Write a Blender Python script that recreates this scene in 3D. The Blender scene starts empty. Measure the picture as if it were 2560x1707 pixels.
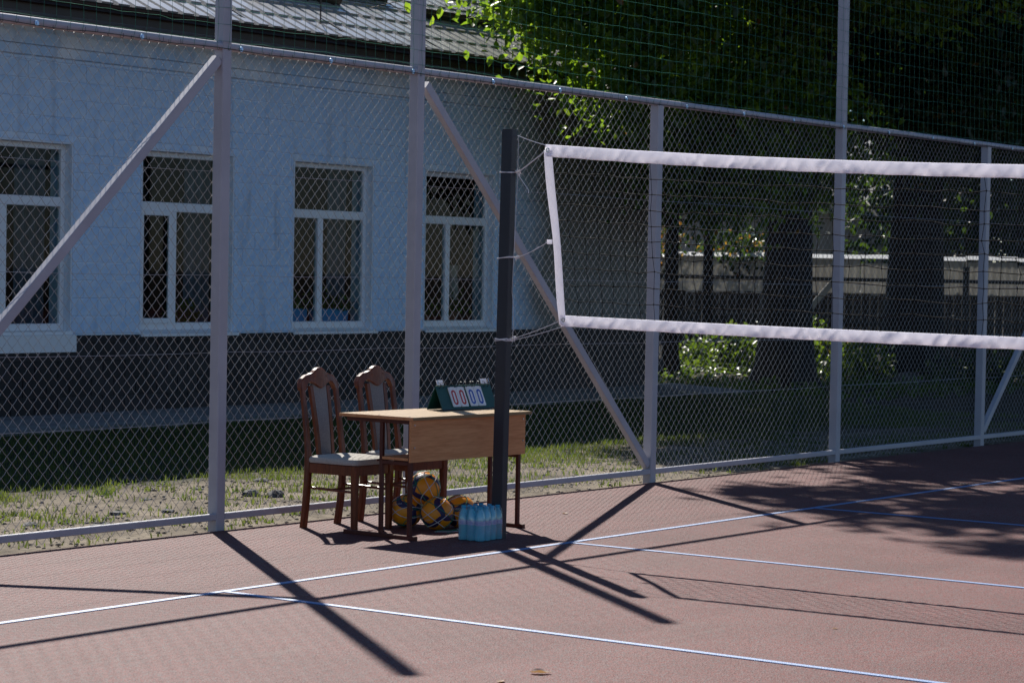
import bpy, math, random
import numpy as np
from mathutils import Vector, Matrix
random.seed(7)
RNG = np.random.default_rng(11)
S = bpy.context.scene
C = S.collection
R = math.radians

# ------------------------------------------------------------------ camera, sky, sun, exposure
cam_d = bpy.data.cameras.new('camera'); cam = bpy.data.objects.new('camera', cam_d); C.objects.link(cam)
cam_d.sensor_fit = 'HORIZONTAL'; cam_d.sensor_width = 36.0; cam_d.lens = 82.82
cam_d.clip_start = 0.1; cam_d.clip_end = 2000
_r = Vector((0.5909, -0.8066, 0.0181)); _f = Vector((0.8067, 0.5903, -0.0284)).normalized()
_r = (_r - _f * _r.dot(_f)).normalized(); _u = _r.cross(_f)
cam.matrix_world = Matrix(((_r.x, _u.x, -_f.x, -8.5789), (_r.y, _u.y, -_f.y, -8.0233), (_r.z, _u.z, -_f.z, 1.5998), (0, 0, 0, 1)))
cam_d.dof.use_dof = True; cam_d.dof.focus_distance = 14.9; cam_d.dof.aperture_fstop = 7.1
S.camera = cam

SUN_EL = R(43.5)
SUN_DIR = Vector((0.62 * math.cos(SUN_EL), 0.785 * math.cos(SUN_EL), math.sin(SUN_EL))).normalized()
W = bpy.data.worlds.new('World'); S.world = W; W.use_nodes = True
_nt = W.node_tree; _nt.nodes.clear()
_o = _nt.nodes.new('ShaderNodeOutputWorld'); _b = _nt.nodes.new('ShaderNodeBackground'); _s = _nt.nodes.new('ShaderNodeTexSky')
_s.sky_type = 'NISHITA'; _s.sun_disc = False; _s.sun_elevation = SUN_EL
_s.sun_rotation = math.atan2(SUN_DIR.x, SUN_DIR.y); _s.air_density = 1.0; _s.dust_density = 0.1; _s.ozone_density = 6.0
_b.inputs['Strength'].default_value = 0.072
_nt.links.new(_s.outputs[0], _b.inputs[0]); _nt.links.new(_b.outputs[0], _o.inputs[0])
sun_d = bpy.data.lights.new('sun', 'SUN'); sun = bpy.data.objects.new('sun', sun_d); C.objects.link(sun)
sun_d.energy = 5.0; sun_d.angle = R(0.53); sun_d.color = (1.0, 0.95, 0.87)
sun.rotation_euler = (-SUN_DIR).to_track_quat('-Z', 'Y').to_euler(); sun.location = (30, 40, 40)
S.view_settings.view_transform = 'Standard'; S.view_settings.look = 'None'
S.view_settings.exposure = 0.5; S.view_settings.gamma = 1.0; S.view_settings.use_curve_mapping = False
S.render.engine = 'CYCLES'
S.cycles.max_bounces = 6; S.cycles.diffuse_bounces = 3; S.cycles.glossy_bounces = 3; S.cycles.transparent_max_bounces = 14; S.cycles.transmission_bounces = 4

# ------------------------------------------------------------------ helpers
LOC = {}
def link(o, parent=None):
    C.objects.link(o)
    if parent is not None: o.parent = parent
    return o
def tag(o, label=None, cat=None, group=None, kind=None):
    if label: o['label'] = label
    if cat: o['category'] = cat
    if group: o['group'] = group
    if kind: o['kind'] = kind
    return o
def thing(name, loc, label, cat, group=None, rz=0.0):
    o = bpy.data.objects.new(name, None); o.empty_display_size = 0.2
    link(o); o.location = loc; o.rotation_euler = (0, 0, rz)
    LOC[o.name] = Vector(loc)
    return tag(o, label, cat, group)
def root_loc(o):
    while o is not None and o.parent is not None: o = o.parent
    return LOC.get(o.name, Vector((0, 0, 0))) if o is not None else Vector((0, 0, 0))
def copy_tree(o, parent=None):
    c = o.copy(); C.objects.link(c); c.parent = parent
    for ch in list(o.children): copy_tree(ch, c)
    return c
def np_mesh(name, V, F, mats, smooth=False, midx=None):
    V = np.asarray(V, np.float32); F = np.asarray(F, np.int32); k = F.shape[1]
    me = bpy.data.meshes.new(name)
    me.vertices.add(len(V)); me.vertices.foreach_set('co', V.ravel())
    me.loops.add(F.size); me.loops.foreach_set('vertex_index', F.ravel())
    me.polygons.add(len(F)); me.polygons.foreach_set('loop_start', np.arange(0, F.size, k, dtype=np.int32))
    try: me.polygons.foreach_set('loop_total', np.full(len(F), k, np.int32))
    except Exception: pass
    if midx is not None: me.polygons.foreach_set('material_index', np.asarray(midx, np.int32))
    me.update(calc_edges=True); me.validate()
    if smooth: me.polygons.foreach_set('use_smooth', np.ones(len(F), bool))
    for m in (mats if isinstance(mats, (list, tuple)) else [mats]): me.materials.append(m)
    return me
def np_obj(name, V, F, mats, parent=None, smooth=False, local=False, midx=None):
    V = np.asarray(V, float)
    if parent is not None and not local: V = V - np.array(root_loc(parent))
    o = bpy.data.objects.new(name, np_mesh(name, V, F, mats, smooth, midx))
    return link(o, parent)
def tubes(P, r, n=3):
    """P: (wires, points, 3) -> verts, quads of tubes"""
    P = np.asarray(P, float); nw, npt, _ = P.shape
    T = np.gradient(P, axis=1); T /= np.linalg.norm(T, axis=2, keepdims=True) + 1e-12
    ref = np.array([0.13, 1.0, 0.07])
    A = np.cross(T, ref); A /= np.linalg.norm(A, axis=2, keepdims=True) + 1e-12; B = np.cross(T, A)
    rr = np.broadcast_to(np.asarray(r, float).reshape(-1, 1) if np.ndim(r) else r, (nw, npt))
    ang = np.arange(n) * 2 * math.pi / n
    V = (P[:, :, None, :] + rr[:, :, None, None] * (A[:, :, None, :] * np.cos(ang)[None, None, :, None] + B[:, :, None, :] * np.sin(ang)[None, None, :, None]))
    idx = np.arange(nw * npt * n).reshape(nw, npt, n)
    a = idx[:, :-1, :]; b = idx[:, 1:, :]
    a2 = np.roll(a, -1, axis=2); b2 = np.roll(b, -1, axis=2)
    F = np.stack([a, a2, b2, b], axis=-1).reshape(-1, 4)
    return V.reshape(-1, 3), F
def join(parts):
    Vs, Fs, o = [], [], 0
    for V, F in parts: Vs.append(V); Fs.append(np.asarray(F) + o); o += len(V)
    return np.concatenate(Vs), np.concatenate(Fs)

class MB:
    def __init__(s): s.v = []; s.f = []
    def add(s, vs, fs):
        o = len(s.v); s.v += [tuple(map(float, q)) for q in vs]; s.f += [tuple(i + o for i in q) for q in fs]; return s
    def box(s, lo, hi):
        x0, y0, z0 = lo; x1, y1, z1 = hi
        return s.add([(x0, y0, z0), (x1, y0, z0), (x1, y1, z0), (x0, y1, z0), (x0, y0, z1), (x1, y0, z1), (x1, y1, z1), (x0, y1, z1)],
                     [(0, 3, 2, 1), (4, 5, 6, 7), (0, 1, 5, 4), (1, 2, 6, 5), (2, 3, 7, 6), (3, 0, 4, 7)])
    def prism(s, poly, axis, a, b):
        """extrude a 2D polygon along axis (0,1,2) from a to b; polygon coords are the other two axes in order"""
        n = len(poly)
        def mk(p, t):
            return {0: (t, p[0], p[1]), 1: (p[0], t, p[1]), 2: (p[0], p[1], t)}[axis]
        vs = [mk(p, a) for p in poly] + [mk(p, b) for p in poly]
        fs = [tuple(range(n - 1, -1, -1)), tuple(range(n, 2 * n))] + [(i, (i + 1) % n, n + (i + 1) % n, n + i) for i in range(n)]
        if axis == 1: fs = [tuple(reversed(q)) for q in fs]
        return s.add(vs, fs)
    def cbox(s, lo, hi, c, axis=2):
        """box with chamfered long edges along axis"""
        ax = [i for i in range(3) if i != axis]
        a0, a1, b0, b1 = lo[ax[0]], hi[ax[0]], lo[ax[1]], hi[ax[1]]
        poly = [(a0 + c, b0), (a1 - c, b0), (a1, b0 + c), (a1, b1 - c), (a1 - c, b1), (a0 + c, b1), (a0, b1 - c), (a0, b0 + c)]
        return s.prism(poly, axis, lo[axis], hi[axis])
    def bar(s, p, q, w, h, up=(0, 0, 1), c=0.0):
        """rectangular bar from p to q: w across, h along up"""
        p = Vector(p); q = Vector(q); t = (q - p).normalized(); sd = t.cross(Vector(up)).normalized(); u = sd.cross(t)
        if c:
            o = [(-w/2 + c, -h/2), (w/2 - c, -h/2), (w/2, -h/2 + c), (w/2, h/2 - c), (w/2 - c, h/2), (-w/2 + c, h/2), (-w/2, h/2 - c), (-w/2, -h/2 + c)]
        else: o = [(-w/2, -h/2), (w/2, -h/2), (w/2, h/2), (-w/2, h/2)]
        n = len(o)
        vs = [p + sd * a + u * b for a, b in o] + [q + sd * a + u * b for a, b in o]
        return s.add(vs, [tuple(range(n)), tuple(range(2 * n - 1, n - 1, -1))] + [(i, n + i, n + (i + 1) % n, (i + 1) % n) for i in range(n)])
    def tube(s, pts, r, n=6, cap=True):
        pts = [Vector(q) for q in pts]; m = len(pts); base = len(s.v); a = None
        for i, q in enumerate(pts):
            t = (pts[min(i + 1, m - 1)] - pts[max(i - 1, 0)]).normalized()
            if a is None:
                ref = Vector((0, 0, 1)) if abs(t.z) < 0.9 else Vector((1, 0, 0)); a = t.cross(ref).normalized()
            else:
                a = (a - t * a.dot(t)).normalized()
            b = t.cross(a); rr = r[i] if isinstance(r, (list, tuple)) else r
            for k in range(n):
                w = 2 * math.pi * k / n; s.v.append(tuple(q + a * math.cos(w) * rr + b * math.sin(w) * rr))
        for i in range(m - 1):
            for k in range(n):
                k2 = (k + 1) % n; s.f.append((base + i * n + k, base + i * n + k2, base + (i + 1) * n + k2, base + (i + 1) * n + k))
        if cap:
            s.f.append(tuple(base + k for k in range(n - 1, -1, -1))); s.f.append(tuple(base + (m - 1) * n + k for k in range(n)))
        return s
    def lathe(s, prof, cx, cy, n=16, z0=0.0):
        base = len(s.v); m = len(prof)
        for r, z in prof:
            for k in range(n):
                w = 2 * math.pi * k / n; s.v.append((cx + r * math.cos(w), cy + r * math.sin(w), z0 + z))
        for i in range(m - 1):
            for k in range(n):
                k2 = (k + 1) % n; s.f.append((base + i * n + k, base + i * n + k2, base + (i + 1) * n + k2, base + (i + 1) * n + k))
        s.f.append(tuple(base + k for k in range(n - 1, -1, -1))); s.f.append(tuple(base + (m - 1) * n + k for k in range(n)))
        return s
    def disc(s, c, nrm, r, th, n=10):
        c = Vector(c); nrm = Vector(nrm).normalized(); return s.tube([c - nrm * th / 2, c + nrm * th / 2], r, n)
    def mesh(s, name, mat, smooth=False, off=None):
        me = bpy.data.meshes.new(name)
        v = s.v if off is None else [(a - off[0], b - off[1], c - off[2]) for a, b, c in s.v]
        me.from_pydata(v, [], s.f); me.update()
        for m in (mat if isinstance(mat, (list, tuple)) else [mat]): me.materials.append(m)
        if smooth:
            me.polygons.foreach_set('use_smooth', [True] * len(me.polygons))
            try: me.set_sharp_from_angle(angle=R(40))
            except Exception: pass
        return me
    def build(s, name, mat, parent=None, smooth=False, local=False):
        off = None if (parent is None or local) else root_loc(parent)
        return link(bpy.data.objects.new(name, s.mesh(name, mat, smooth, off)), parent)

# ------------------------------------------------------------------ materials
MATS = {}
def mat(name, col, rough=0.6, col2=None, scale=8.0, metal=0.0, bump=0.0, bscale=None, spec=0.5, detail=6.0, contrast=(0.35, 0.65), stretch=None, trans=None, tmix=0.0, rough2=None, sheen=0.0):
    m = bpy.data.materials.new(name); m.use_nodes = True; nt = m.node_tree; N = nt.nodes; L = nt.links
    b = N['Principled BSDF']; out = N['Material Output']
    b.inputs['Base Color'].default_value = (*col, 1); b.inputs['Roughness'].default_value = rough; b.inputs['Metallic'].default_value = metal
    b.inputs['Specular IOR Level'].default_value = spec
    if sheen: b.inputs['Sheen Weight'].default_value = sheen
    tc = N.new('ShaderNodeTexCoord'); co = tc.outputs['Object']
    if stretch:
        mp = N.new('ShaderNodeMapping'); mp.inputs['Scale'].default_value = stretch; L.new(co, mp.inputs[0]); co = mp.outputs[0]
    colout = None
    if col2 is not None:
        n = N.new('ShaderNodeTexNoise'); n.inputs['Scale'].default_value = scale; n.inputs['Detail'].default_value = detail; n.inputs['Roughness'].default_value = 0.6
        L.new(co, n.inputs['Vector'])
        rp = N.new('ShaderNodeValToRGB'); rp.color_ramp.elements[0].position = contrast[0]; rp.color_ramp.elements[1].position = contrast[1]
        rp.color_ramp.elements[0].color = (*col, 1); rp.color_ramp.elements[1].color = (*col2, 1)
        L.new(n.outputs['Fac'], rp.inputs[0]); L.new(rp.outputs[0], b.inputs['Base Color']); colout = rp.outputs[0]
        if rough2 is not None:
            mr = N.new('ShaderNodeMapRange'); mr.inputs[1].default_value = contrast[0]; mr.inputs[2].default_value = contrast[1]
            mr.inputs[3].default_value = rough; mr.inputs[4].default_value = rough2; L.new(n.outputs['Fac'], mr.inputs[0]); L.new(mr.outputs[0], b.inputs['Roughness'])
    if bump:
        n2 = N.new('ShaderNodeTexNoise'); n2.inputs['Scale'].default_value = bscale or scale * 4; n2.inputs['Detail'].default_value = 4; L.new(co, n2.inputs['Vector'])
        bp = N.new('ShaderNodeBump'); bp.inputs['Strength'].default_value = bump; bp.inputs['Distance'].default_value = 0.01
        L.new(n2.outputs['Fac'], bp.inputs['Height']); L.new(bp.outputs[0], b.inputs['Normal'])
    if trans is not None:
        t = N.new('ShaderNodeBsdfTranslucent'); t.inputs[0].default_value = (*trans, 1)
        mx = N.new('ShaderNodeMixShader'); mx.inputs[0].default_value = tmix
        L.new(b.outputs[0], mx.inputs[1]); L.new(t.outputs[0], mx.inputs[2]); L.new(mx.outputs[0], out.inputs[0])
    MATS[name] = m; return m

def court_mat():
    m = bpy.data.materials.new('rubber_court'); m.use_nodes = True; N = m.node_tree.nodes; L = m.node_tree.links; b = N['Principled BSDF']
    tc = N.new('ShaderNodeTexCoord')
    v = N.new('ShaderNodeTexVoronoi'); v.inputs['Scale'].default_value = 130; L.new(tc.outputs['Object'], v.inputs['Vector'])
    rp = N.new('ShaderNodeValToRGB'); E_ = rp.color_ramp.elements
    E_[0].position = 0.1; E_[0].color = (0.066, 0.011, 0.010, 1); E_[1].position = 0.9; E_[1].color = (0.105, 0.078, 0.078, 1)
    e = E_.new(0.45); e.color = (0.165, 0.040, 0.036, 1)
    sp = N.new('ShaderNodeSeparateColor'); L.new(v.outputs['Color'], sp.inputs[0]); L.new(sp.outputs[0], rp.inputs[0])
    n = N.new('ShaderNodeTexNoise'); n.inputs['Scale'].default_value = 1.3; n.inputs['Detail'].default_value = 5; L.new(tc.outputs['Object'], n.inputs['Vector'])
    mr = N.new('ShaderNodeMapRange'); mr.inputs[1].default_value = 0.3; mr.inputs[2].default_value = 0.7; mr.inputs[3].default_value = 0.85; mr.inputs[4].default_value = 1.15; L.new(n.outputs['Fac'], mr.inputs[0])
    mx = N.new('ShaderNodeMix'); mx.data_type = 'RGBA'; mx.blend_type = 'MULTIPLY'; mx.inputs[0].default_value = 1
    L.new(rp.outputs[0], mx.inputs[6]); L.new(mr.outputs[0], mx.inputs[7])
    vs_ = N.new('ShaderNodeTexVoronoi'); vs_.inputs['Scale'].default_value = 5.5; L.new(tc.outputs['Object'], vs_.inputs['Vector'])
    lt = N.new('ShaderNodeMath'); lt.operation = 'LESS_THAN'; lt.inputs[1].default_value = 0.032; L.new(vs_.outputs['Distance'], lt.inputs[0])
    mp_ = N.new('ShaderNodeMapping'); mp_.inputs['Scale'].default_value = (0.35, 2.6, 1); mp_.inputs['Rotation'].default_value = (0, 0, 0.5); L.new(tc.outputs['Object'], mp_.inputs[0])
    sc_ = N.new('ShaderNodeTexNoise'); sc_.inputs['Scale'].default_value = 3.0; sc_.inputs['Detail'].default_value = 8; L.new(mp_.outputs[0], sc_.inputs['Vector'])
    sr_ = N.new('ShaderNodeMapRange'); sr_.inputs[1].default_value = 0.60; sr_.inputs[2].default_value = 0.74; sr_.inputs[3].default_value = 0.0; sr_.inputs[4].default_value = 0.30; L.new(sc_.outputs['Fac'], sr_.inputs[0])
    dm = N.new('ShaderNodeMix'); dm.data_type = 'RGBA'; dm.inputs[7].default_value = (0.16, 0.12, 0.105, 1); L.new(sr_.outputs[0], dm.inputs[0]); L.new(mx.outputs[2], dm.inputs[6])
    sm_ = N.new('ShaderNodeMix'); sm_.data_type = 'RGBA'; sm_.inputs[7].default_value = (0.012, 0.008, 0.008, 1); L.new(lt.outputs[0], sm_.inputs[0]); L.new(dm.outputs[2], sm_.inputs[6]); L.new(sm_.outputs[2], b.inputs['Base Color'])
    b.inputs['Roughness'].default_value = 0.70; b.inputs['Specular IOR Level'].default_value = 0.28
    bp = N.new('ShaderNodeBump'); bp.inputs['Strength'].default_value = 0.75; bp.inputs['Distance'].default_value = 0.003
    L.new(v.outputs['Distance'], bp.inputs['Height']); L.new(bp.outputs[0], b.inputs['Normal'])
    return m
def paint_mat():
    m = bpy.data.materials.new('blue_line_paint'); m.use_nodes = True; N = m.node_tree.nodes; L = m.node_tree.links; b = N['Principled BSDF']
    tc = N.new('ShaderNodeTexCoord')
    v = N.new('ShaderNodeTexVoronoi'); v.inputs['Scale'].default_value = 190; L.new(tc.outputs['Object'], v.inputs['Vector'])
    n = N.new('ShaderNodeTexNoise'); n.inputs['Scale'].default_value = 40; n.inputs['Detail'].default_value = 6; L.new(tc.outputs['Object'], n.inputs['Vector'])
    rp = N.new('ShaderNodeValToRGB'); rp.color_ramp.elements[0].color = (0.015, 0.10, 0.33, 1); rp.color_ramp.elements[1].color = (0.04, 0.19, 0.48, 1)
    L.new(n.outputs['Fac'], rp.inputs[0]); L.new(rp.outputs[0], b.inputs['Base Color'])
    b.inputs['Roughness'].default_value = 0.56; b.inputs['Specular IOR Level'].default_value = 1.0; b.inputs['Coat Weight'].default_value = 0.6; b.inputs['Coat Roughness'].default_value = 0.5; b.inputs['Coat IOR'].default_value = 1.6
    bp = N.new('ShaderNodeBump'); bp.inputs['Strength'].default_value = 0.7; bp.inputs['Distance'].default_value = 0.003
    L.new(v.outputs['Distance'], bp.inputs['Height']); L.new(bp.outputs[0], b.inputs['Normal'])
    return m
def wood_mat(name, c1, c2, rough=0.35, axis='X', scale=6.0, dist=6.0, spec=0.5, coat=0.0):
    m = bpy.data.materials.new(name); m.use_nodes = True; N = m.node_tree.nodes; L = m.node_tree.links; b = N['Principled BSDF']
    tc = N.new('ShaderNodeTexCoord'); mp = N.new('ShaderNodeMapping')
    st = {'X': (0.09, 1, 1), 'Y': (1, 0.09, 1), 'Z': (1, 1, 0.09)}[axis]; mp.inputs['Scale'].default_value = st
    L.new(tc.outputs['Object'], mp.inputs[0])
    n = N.new('ShaderNodeTexNoise'); n.inputs['Scale'].default_value = scale * 4; n.inputs['Detail'].default_value = 8; n.inputs['Distortion'].default_value = dist * 0.12; L.new(mp.outputs[0], n.inputs['Vector'])
    w = N.new('ShaderNodeTexNoise'); w.inputs['Scale'].default_value = scale * 22; w.inputs['Detail'].default_value = 4; L.new(mp.outputs[0], w.inputs['Vector'])
    ad = N.new('ShaderNodeMath'); ad.operation = 'MULTIPLY_ADD'; ad.inputs[1].default_value = 0.45; L.new(w.outputs['Fac'], ad.inputs[0])
    ml = N.new('ShaderNodeMath'); ml.operation = 'MULTIPLY'; ml.inputs[1].default_value = 0.6; L.new(n.outputs['Fac'], ml.inputs[0]); L.new(ml.outputs[0], ad.inputs[2])
    rp = N.new('ShaderNodeValToRGB'); rp.color_ramp.elements[0].position = 0.38; rp.color_ramp.elements[1].position = 0.66
    rp.color_ramp.elements[0].color = (*c1, 1); rp.color_ramp.elements[1].color = (*c2, 1)
    L.new(ad.outputs[0], rp.inputs[0]); L.new(rp.outputs[0], b.inputs['Base Color'])
    b.inputs['Roughness'].default_value = rough; b.inputs['Specular IOR Level'].default_value = spec; b.inputs['Coat Weight'].default_value = coat; b.inputs['Coat Roughness'].default_value = 0.12
    return m
def leaf_mat(name, d1, d2, t1, t2, tm=0.45, rough=0.42):
    m = bpy.data.materials.new(name); m.use_nodes = True; N = m.node_tree.nodes; L = m.node_tree.links; b = N['Principled BSDF']; out = N['Material Output']
    tc = N.new('ShaderNodeTexCoord'); n = N.new('ShaderNodeTexNoise'); n.inputs['Scale'].default_value = 3.7; n.inputs['Detail'].default_value = 9; n.inputs['Roughness'].default_value = 0.75; L.new(tc.outputs['Object'], n.inputs['Vector'])
    def ramp(a, c):
        r = N.new('ShaderNodeValToRGB'); r.color_ramp.elements[0].position = 0.38; r.color_ramp.elements[1].position = 0.64
        r.color_ramp.elements[0].color = (*a, 1); r.color_ramp.elements[1].color = (*c, 1); L.new(n.outputs['Fac'], r.inputs[0]); return r.outputs[0]
    L.new(ramp(d1, d2), b.inputs['Base Color']); b.inputs['Roughness'].default_value = rough; b.inputs['Specular IOR Level'].default_value = 0.4
    t = N.new('ShaderNodeBsdfTranslucent'); L.new(ramp(t1, t2), t.inputs[0]); mx = N.new('ShaderNodeMixShader'); mx.inputs[0].default_value = tm
    L.new(b.outputs[0], mx.inputs[1]); L.new(t.outputs[0], mx.inputs[2]); L.new(mx.outputs[0], out.inputs[0])
    return m
def glass_mat(name, tint=(0.75, 0.82, 0.84), rough=0.03, ior=1.5, boost=1.0):
    m = bpy.data.materials.new(name); m.use_nodes = True; N = m.node_tree.nodes; L = m.node_tree.links; N.remove(N['Principled BSDF']); out = N['Material Output']
    tr = N.new('ShaderNodeBsdfTransparent'); tr.inputs[0].default_value = (*tint, 1)
    gl = N.new('ShaderNodeBsdfGlossy'); gl.inputs['Roughness'].default_value = rough
    fr = N.new('ShaderNodeFresnel'); fr.inputs[0].default_value = ior; mu = N.new('ShaderNodeMath'); mu.operation = 'MULTIPLY'; mu.inputs[1].default_value = boost; mu.use_clamp = True
    ge = N.new('ShaderNodeNewGeometry'); iv = N.new('ShaderNodeMath'); iv.operation = 'SUBTRACT'; iv.inputs[0].default_value = 1.0; L.new(ge.outputs['Backfacing'], iv.inputs[1])
    m9 = N.new('ShaderNodeMath'); m9.operation = 'MULTIPLY'; L.new(fr.outputs[0], m9.inputs[0]); L.new(iv.outputs[0], m9.inputs[1]); L.new(m9.outputs[0], mu.inputs[0]); mx = N.new('ShaderNodeMixShader'); L.new(mu.outputs[0], mx.inputs[0]); L.new(tr.outputs[0], mx.inputs[1]); L.new(gl.outputs[0], mx.inputs[2]); L.new(mx.outputs[0], out.inputs[0])
    return m
M_court = court_mat(); M_paint = paint_mat()
M_post = mat('grey_fence_paint', (0.37, 0.36, 0.40), 0.42, (0.43, 0.42, 0.46), 3.0, bump=0.05, bscale=120)
M_wire = mat('galvanised_wire', (0.36, 0.36, 0.37), 0.32, (0.52, 0.52, 0.52), 40, metal=0.7)
M_gnet = mat('green_twine', (0.015, 0.14, 0.08), 0.5, (0.04, 0.24, 0.14), 60)
M_gcord = mat('dark_green_cord', (0.008, 0.03, 0.022), 0.6)
M_washer = mat('zinc_washer', (0.45, 0.62, 0.85), 0.3, metal=0.6)
M_pole = mat('navy_pole_paint', (0.014, 0.015, 0.024), 0.42, (0.02, 0.021, 0.032), 5, bump=0.03, bscale=200)
M_band = mat('white_band_fabric', (0.84, 0.83, 0.93), 0.7, (0.90, 0.89, 0.95), 14, bump=0.25, bscale=60, trans=(0.98, 0.96, 1.0), tmix=0.58)
M_cord = mat('black_net_cord', (0.010, 0.010, 0.010), 0.8, spec=0.12)
M_twine = mat('white_twine', (0.76, 0.73, 0.72), 0.8, (0.86, 0.83, 0.82), 200)
M_steel = mat('bright_steel', (0.6, 0.6, 0.6), 0.25, metal=1.0)
M_top = wood_mat('laminate_top', (0.36, 0.23, 0.11), (0.50, 0.34, 0.18), 0.4, 'X', 7, spec=0.35)
M_edge = wood_mat('laminate_edge', (0.22, 0.13, 0.05), (0.30, 0.19, 0.08), 0.5, 'X', 12)
M_panel = wood_mat('oak_laminate_panel', (0.52, 0.205, 0.075), (0.70, 0.325, 0.135), 0.55, 'X', 6, 9, spec=0.3)
M_leg = mat('brown_tube_paint', (0.075, 0.016, 0.010), 0.45, (0.095, 0.022, 0.013), 10, spec=0.35)
M_chair = wood_mat('dark_cherry_wood', (0.085, 0.017, 0.006), (0.20, 0.050, 0.016), 0.36, 'Z', 8, 6, spec=0.32, coat=0.12)
M_seat = mat('beige_seat_fabric', (0.36, 0.33, 0.29), 0.9, (0.46, 0.43, 0.38), 130, bump=0.2, bscale=400, sheen=0.2)
M_backf = mat('grey_back_fabric', (0.17, 0.15, 0.15), 0.9, (0.27, 0.24, 0.23), 160, bump=0.2, bscale=400, sheen=0.2)
M_sbgreen = mat('dark_green_board', (0.006, 0.055, 0.045), 0.45, (0.008, 0.07, 0.055), 8)
M_card = mat('white_card', (0.93, 0.94, 0.97), 0.5, trans=(0.9, 0.9, 0.95), tmix=0.25)
M_red = mat('red_print', (0.42, 0.012, 0.018), 0.5)
M_blue = mat('blue_print', (0.012, 0.075, 0.42), 0.5)
M_black = mat('black_plastic', (0.008, 0.008, 0.009), 0.4)
M_by = mat('yellow_ball_leather', (0.84, 0.28, 0.006), 0.40, (0.88, 0.33, 0.010), 9, bump=0.12, bscale=420)
M_bb = mat('navy_ball_leather', (0.022, 0.020, 0.075), 0.42, (0.028, 0.026, 0.09), 9, bump=0.12, bscale=420)
M_bw = mat('pale_ball_print', (0.55, 0.55, 0.6), 0.5)
M_bagw = mat('white_bag_cord', (0.62, 0.60, 0.60), 0.7); M_bagg = mat('green_bag_cord', (0.012, 0.20, 0.12), 0.6)
M_soil = None
M_concrete = mat('concrete', (0.15, 0.15, 0.15), 0.85, (0.24, 0.235, 0.23), 5, bump=0.3, bscale=40)
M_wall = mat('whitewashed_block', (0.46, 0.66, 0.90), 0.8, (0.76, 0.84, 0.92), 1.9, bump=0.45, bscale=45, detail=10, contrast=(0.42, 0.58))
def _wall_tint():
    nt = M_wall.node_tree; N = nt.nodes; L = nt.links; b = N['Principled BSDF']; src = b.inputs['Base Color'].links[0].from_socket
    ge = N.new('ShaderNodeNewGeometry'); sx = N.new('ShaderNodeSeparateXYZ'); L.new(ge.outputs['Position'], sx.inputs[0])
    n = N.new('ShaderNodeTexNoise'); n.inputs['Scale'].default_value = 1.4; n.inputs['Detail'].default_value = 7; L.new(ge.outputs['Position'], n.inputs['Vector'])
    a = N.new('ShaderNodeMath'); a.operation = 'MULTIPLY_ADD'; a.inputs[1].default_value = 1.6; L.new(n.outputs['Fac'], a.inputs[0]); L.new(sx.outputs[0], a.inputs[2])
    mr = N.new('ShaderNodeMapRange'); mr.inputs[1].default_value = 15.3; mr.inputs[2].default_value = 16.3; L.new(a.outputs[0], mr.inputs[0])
    mx = N.new('ShaderNodeMix'); mx.data_type = 'RGBA'; mx.inputs[7].default_value = (0.21, 0.20, 0.175, 1); L.new(mr.outputs[0], mx.inputs[0]); L.new(src, mx.inputs[6])  # tree shade over the far right end, painted in as a darker tone
    # streaks of grime with a shape of their own
    mp = N.new('ShaderNodeMapping'); mp.inputs['Scale'].default_value = (3.2, 3.2, 0.35); L.new(ge.outputs['Position'], mp.inputs[0])
    g = N.new('ShaderNodeTexNoise'); g.inputs['Scale'].default_value = 2.0; g.inputs['Detail'].default_value = 9; L.new(mp.outputs[0], g.inputs['Vector'])
    gr = N.new('ShaderNodeMapRange'); gr.inputs[1].default_value = 0.57; gr.inputs[2].default_value = 0.75; gr.inputs[4].default_value = 0.5; L.new(g.outputs['Fac'], gr.inputs[0])
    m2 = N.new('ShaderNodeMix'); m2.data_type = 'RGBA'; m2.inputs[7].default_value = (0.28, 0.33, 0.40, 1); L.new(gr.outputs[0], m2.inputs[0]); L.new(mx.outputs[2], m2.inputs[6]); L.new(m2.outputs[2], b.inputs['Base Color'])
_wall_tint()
M_reveal = mat('white_plaster', (0.60, 0.69, 0.80), 0.75, (0.72, 0.78, 0.84), 5, bump=0.2, bscale=60)
M_frame = mat('white_pvc', (0.74, 0.77, 0.80), 0.35)
M_tile = mat('black_plinth_tile', (0.009, 0.009, 0.012), 0.5, (0.014, 0.014, 0.018), 4, bump=0.2, bscale=30, spec=0.3)
M_tile2 = mat('charcoal_plinth_tile', (0.019, 0.018, 0.022), 0.5, (0.026, 0.025, 0.029), 4, bump=0.2, bscale=30, spec=0.3)
M_grout = mat('grey_grout', (0.05, 0.05, 0.055), 0.9)
M_roof = mat('grey_metal_tile', (0.34, 0.33, 0.325), 0.34, (0.40, 0.39, 0.38), 3, metal=0.0, bump=0.03, bscale=30, spec=1.0); M_roof.node_tree.nodes['Principled BSDF'].inputs['Coat Weight'].default_value = 0.6; M_roof.node_tree.nodes['Principled BSDF'].inputs['Coat Roughness'].default_value = 0.18; M_roof.node_tree.nodes['Principled BSDF'].inputs['Coat IOR'].default_value = 1.75
M_gutter = mat('dark_brown_gutter', (0.022, 0.014, 0.012), 0.4, (0.03, 0.02, 0.017), 6)
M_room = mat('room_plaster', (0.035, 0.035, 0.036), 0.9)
M_curtain = mat('grey_blue_curtain', (0.13, 0.17, 0.23), 0.85, (0.19, 0.23, 0.30), 12, stretch=(6, 6, 0.4), trans=(0.25, 0.3, 0.36), tmix=0.3)
M_planter = mat('bright_blue_planter', (0.03, 0.42, 0.85), 0.5)
M_terra = mat('terracotta', (0.36, 0.14, 0.08), 0.8)
M_pvase = mat('pale_pink_ceramic', (0.62, 0.45, 0.38), 0.5)
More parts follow.
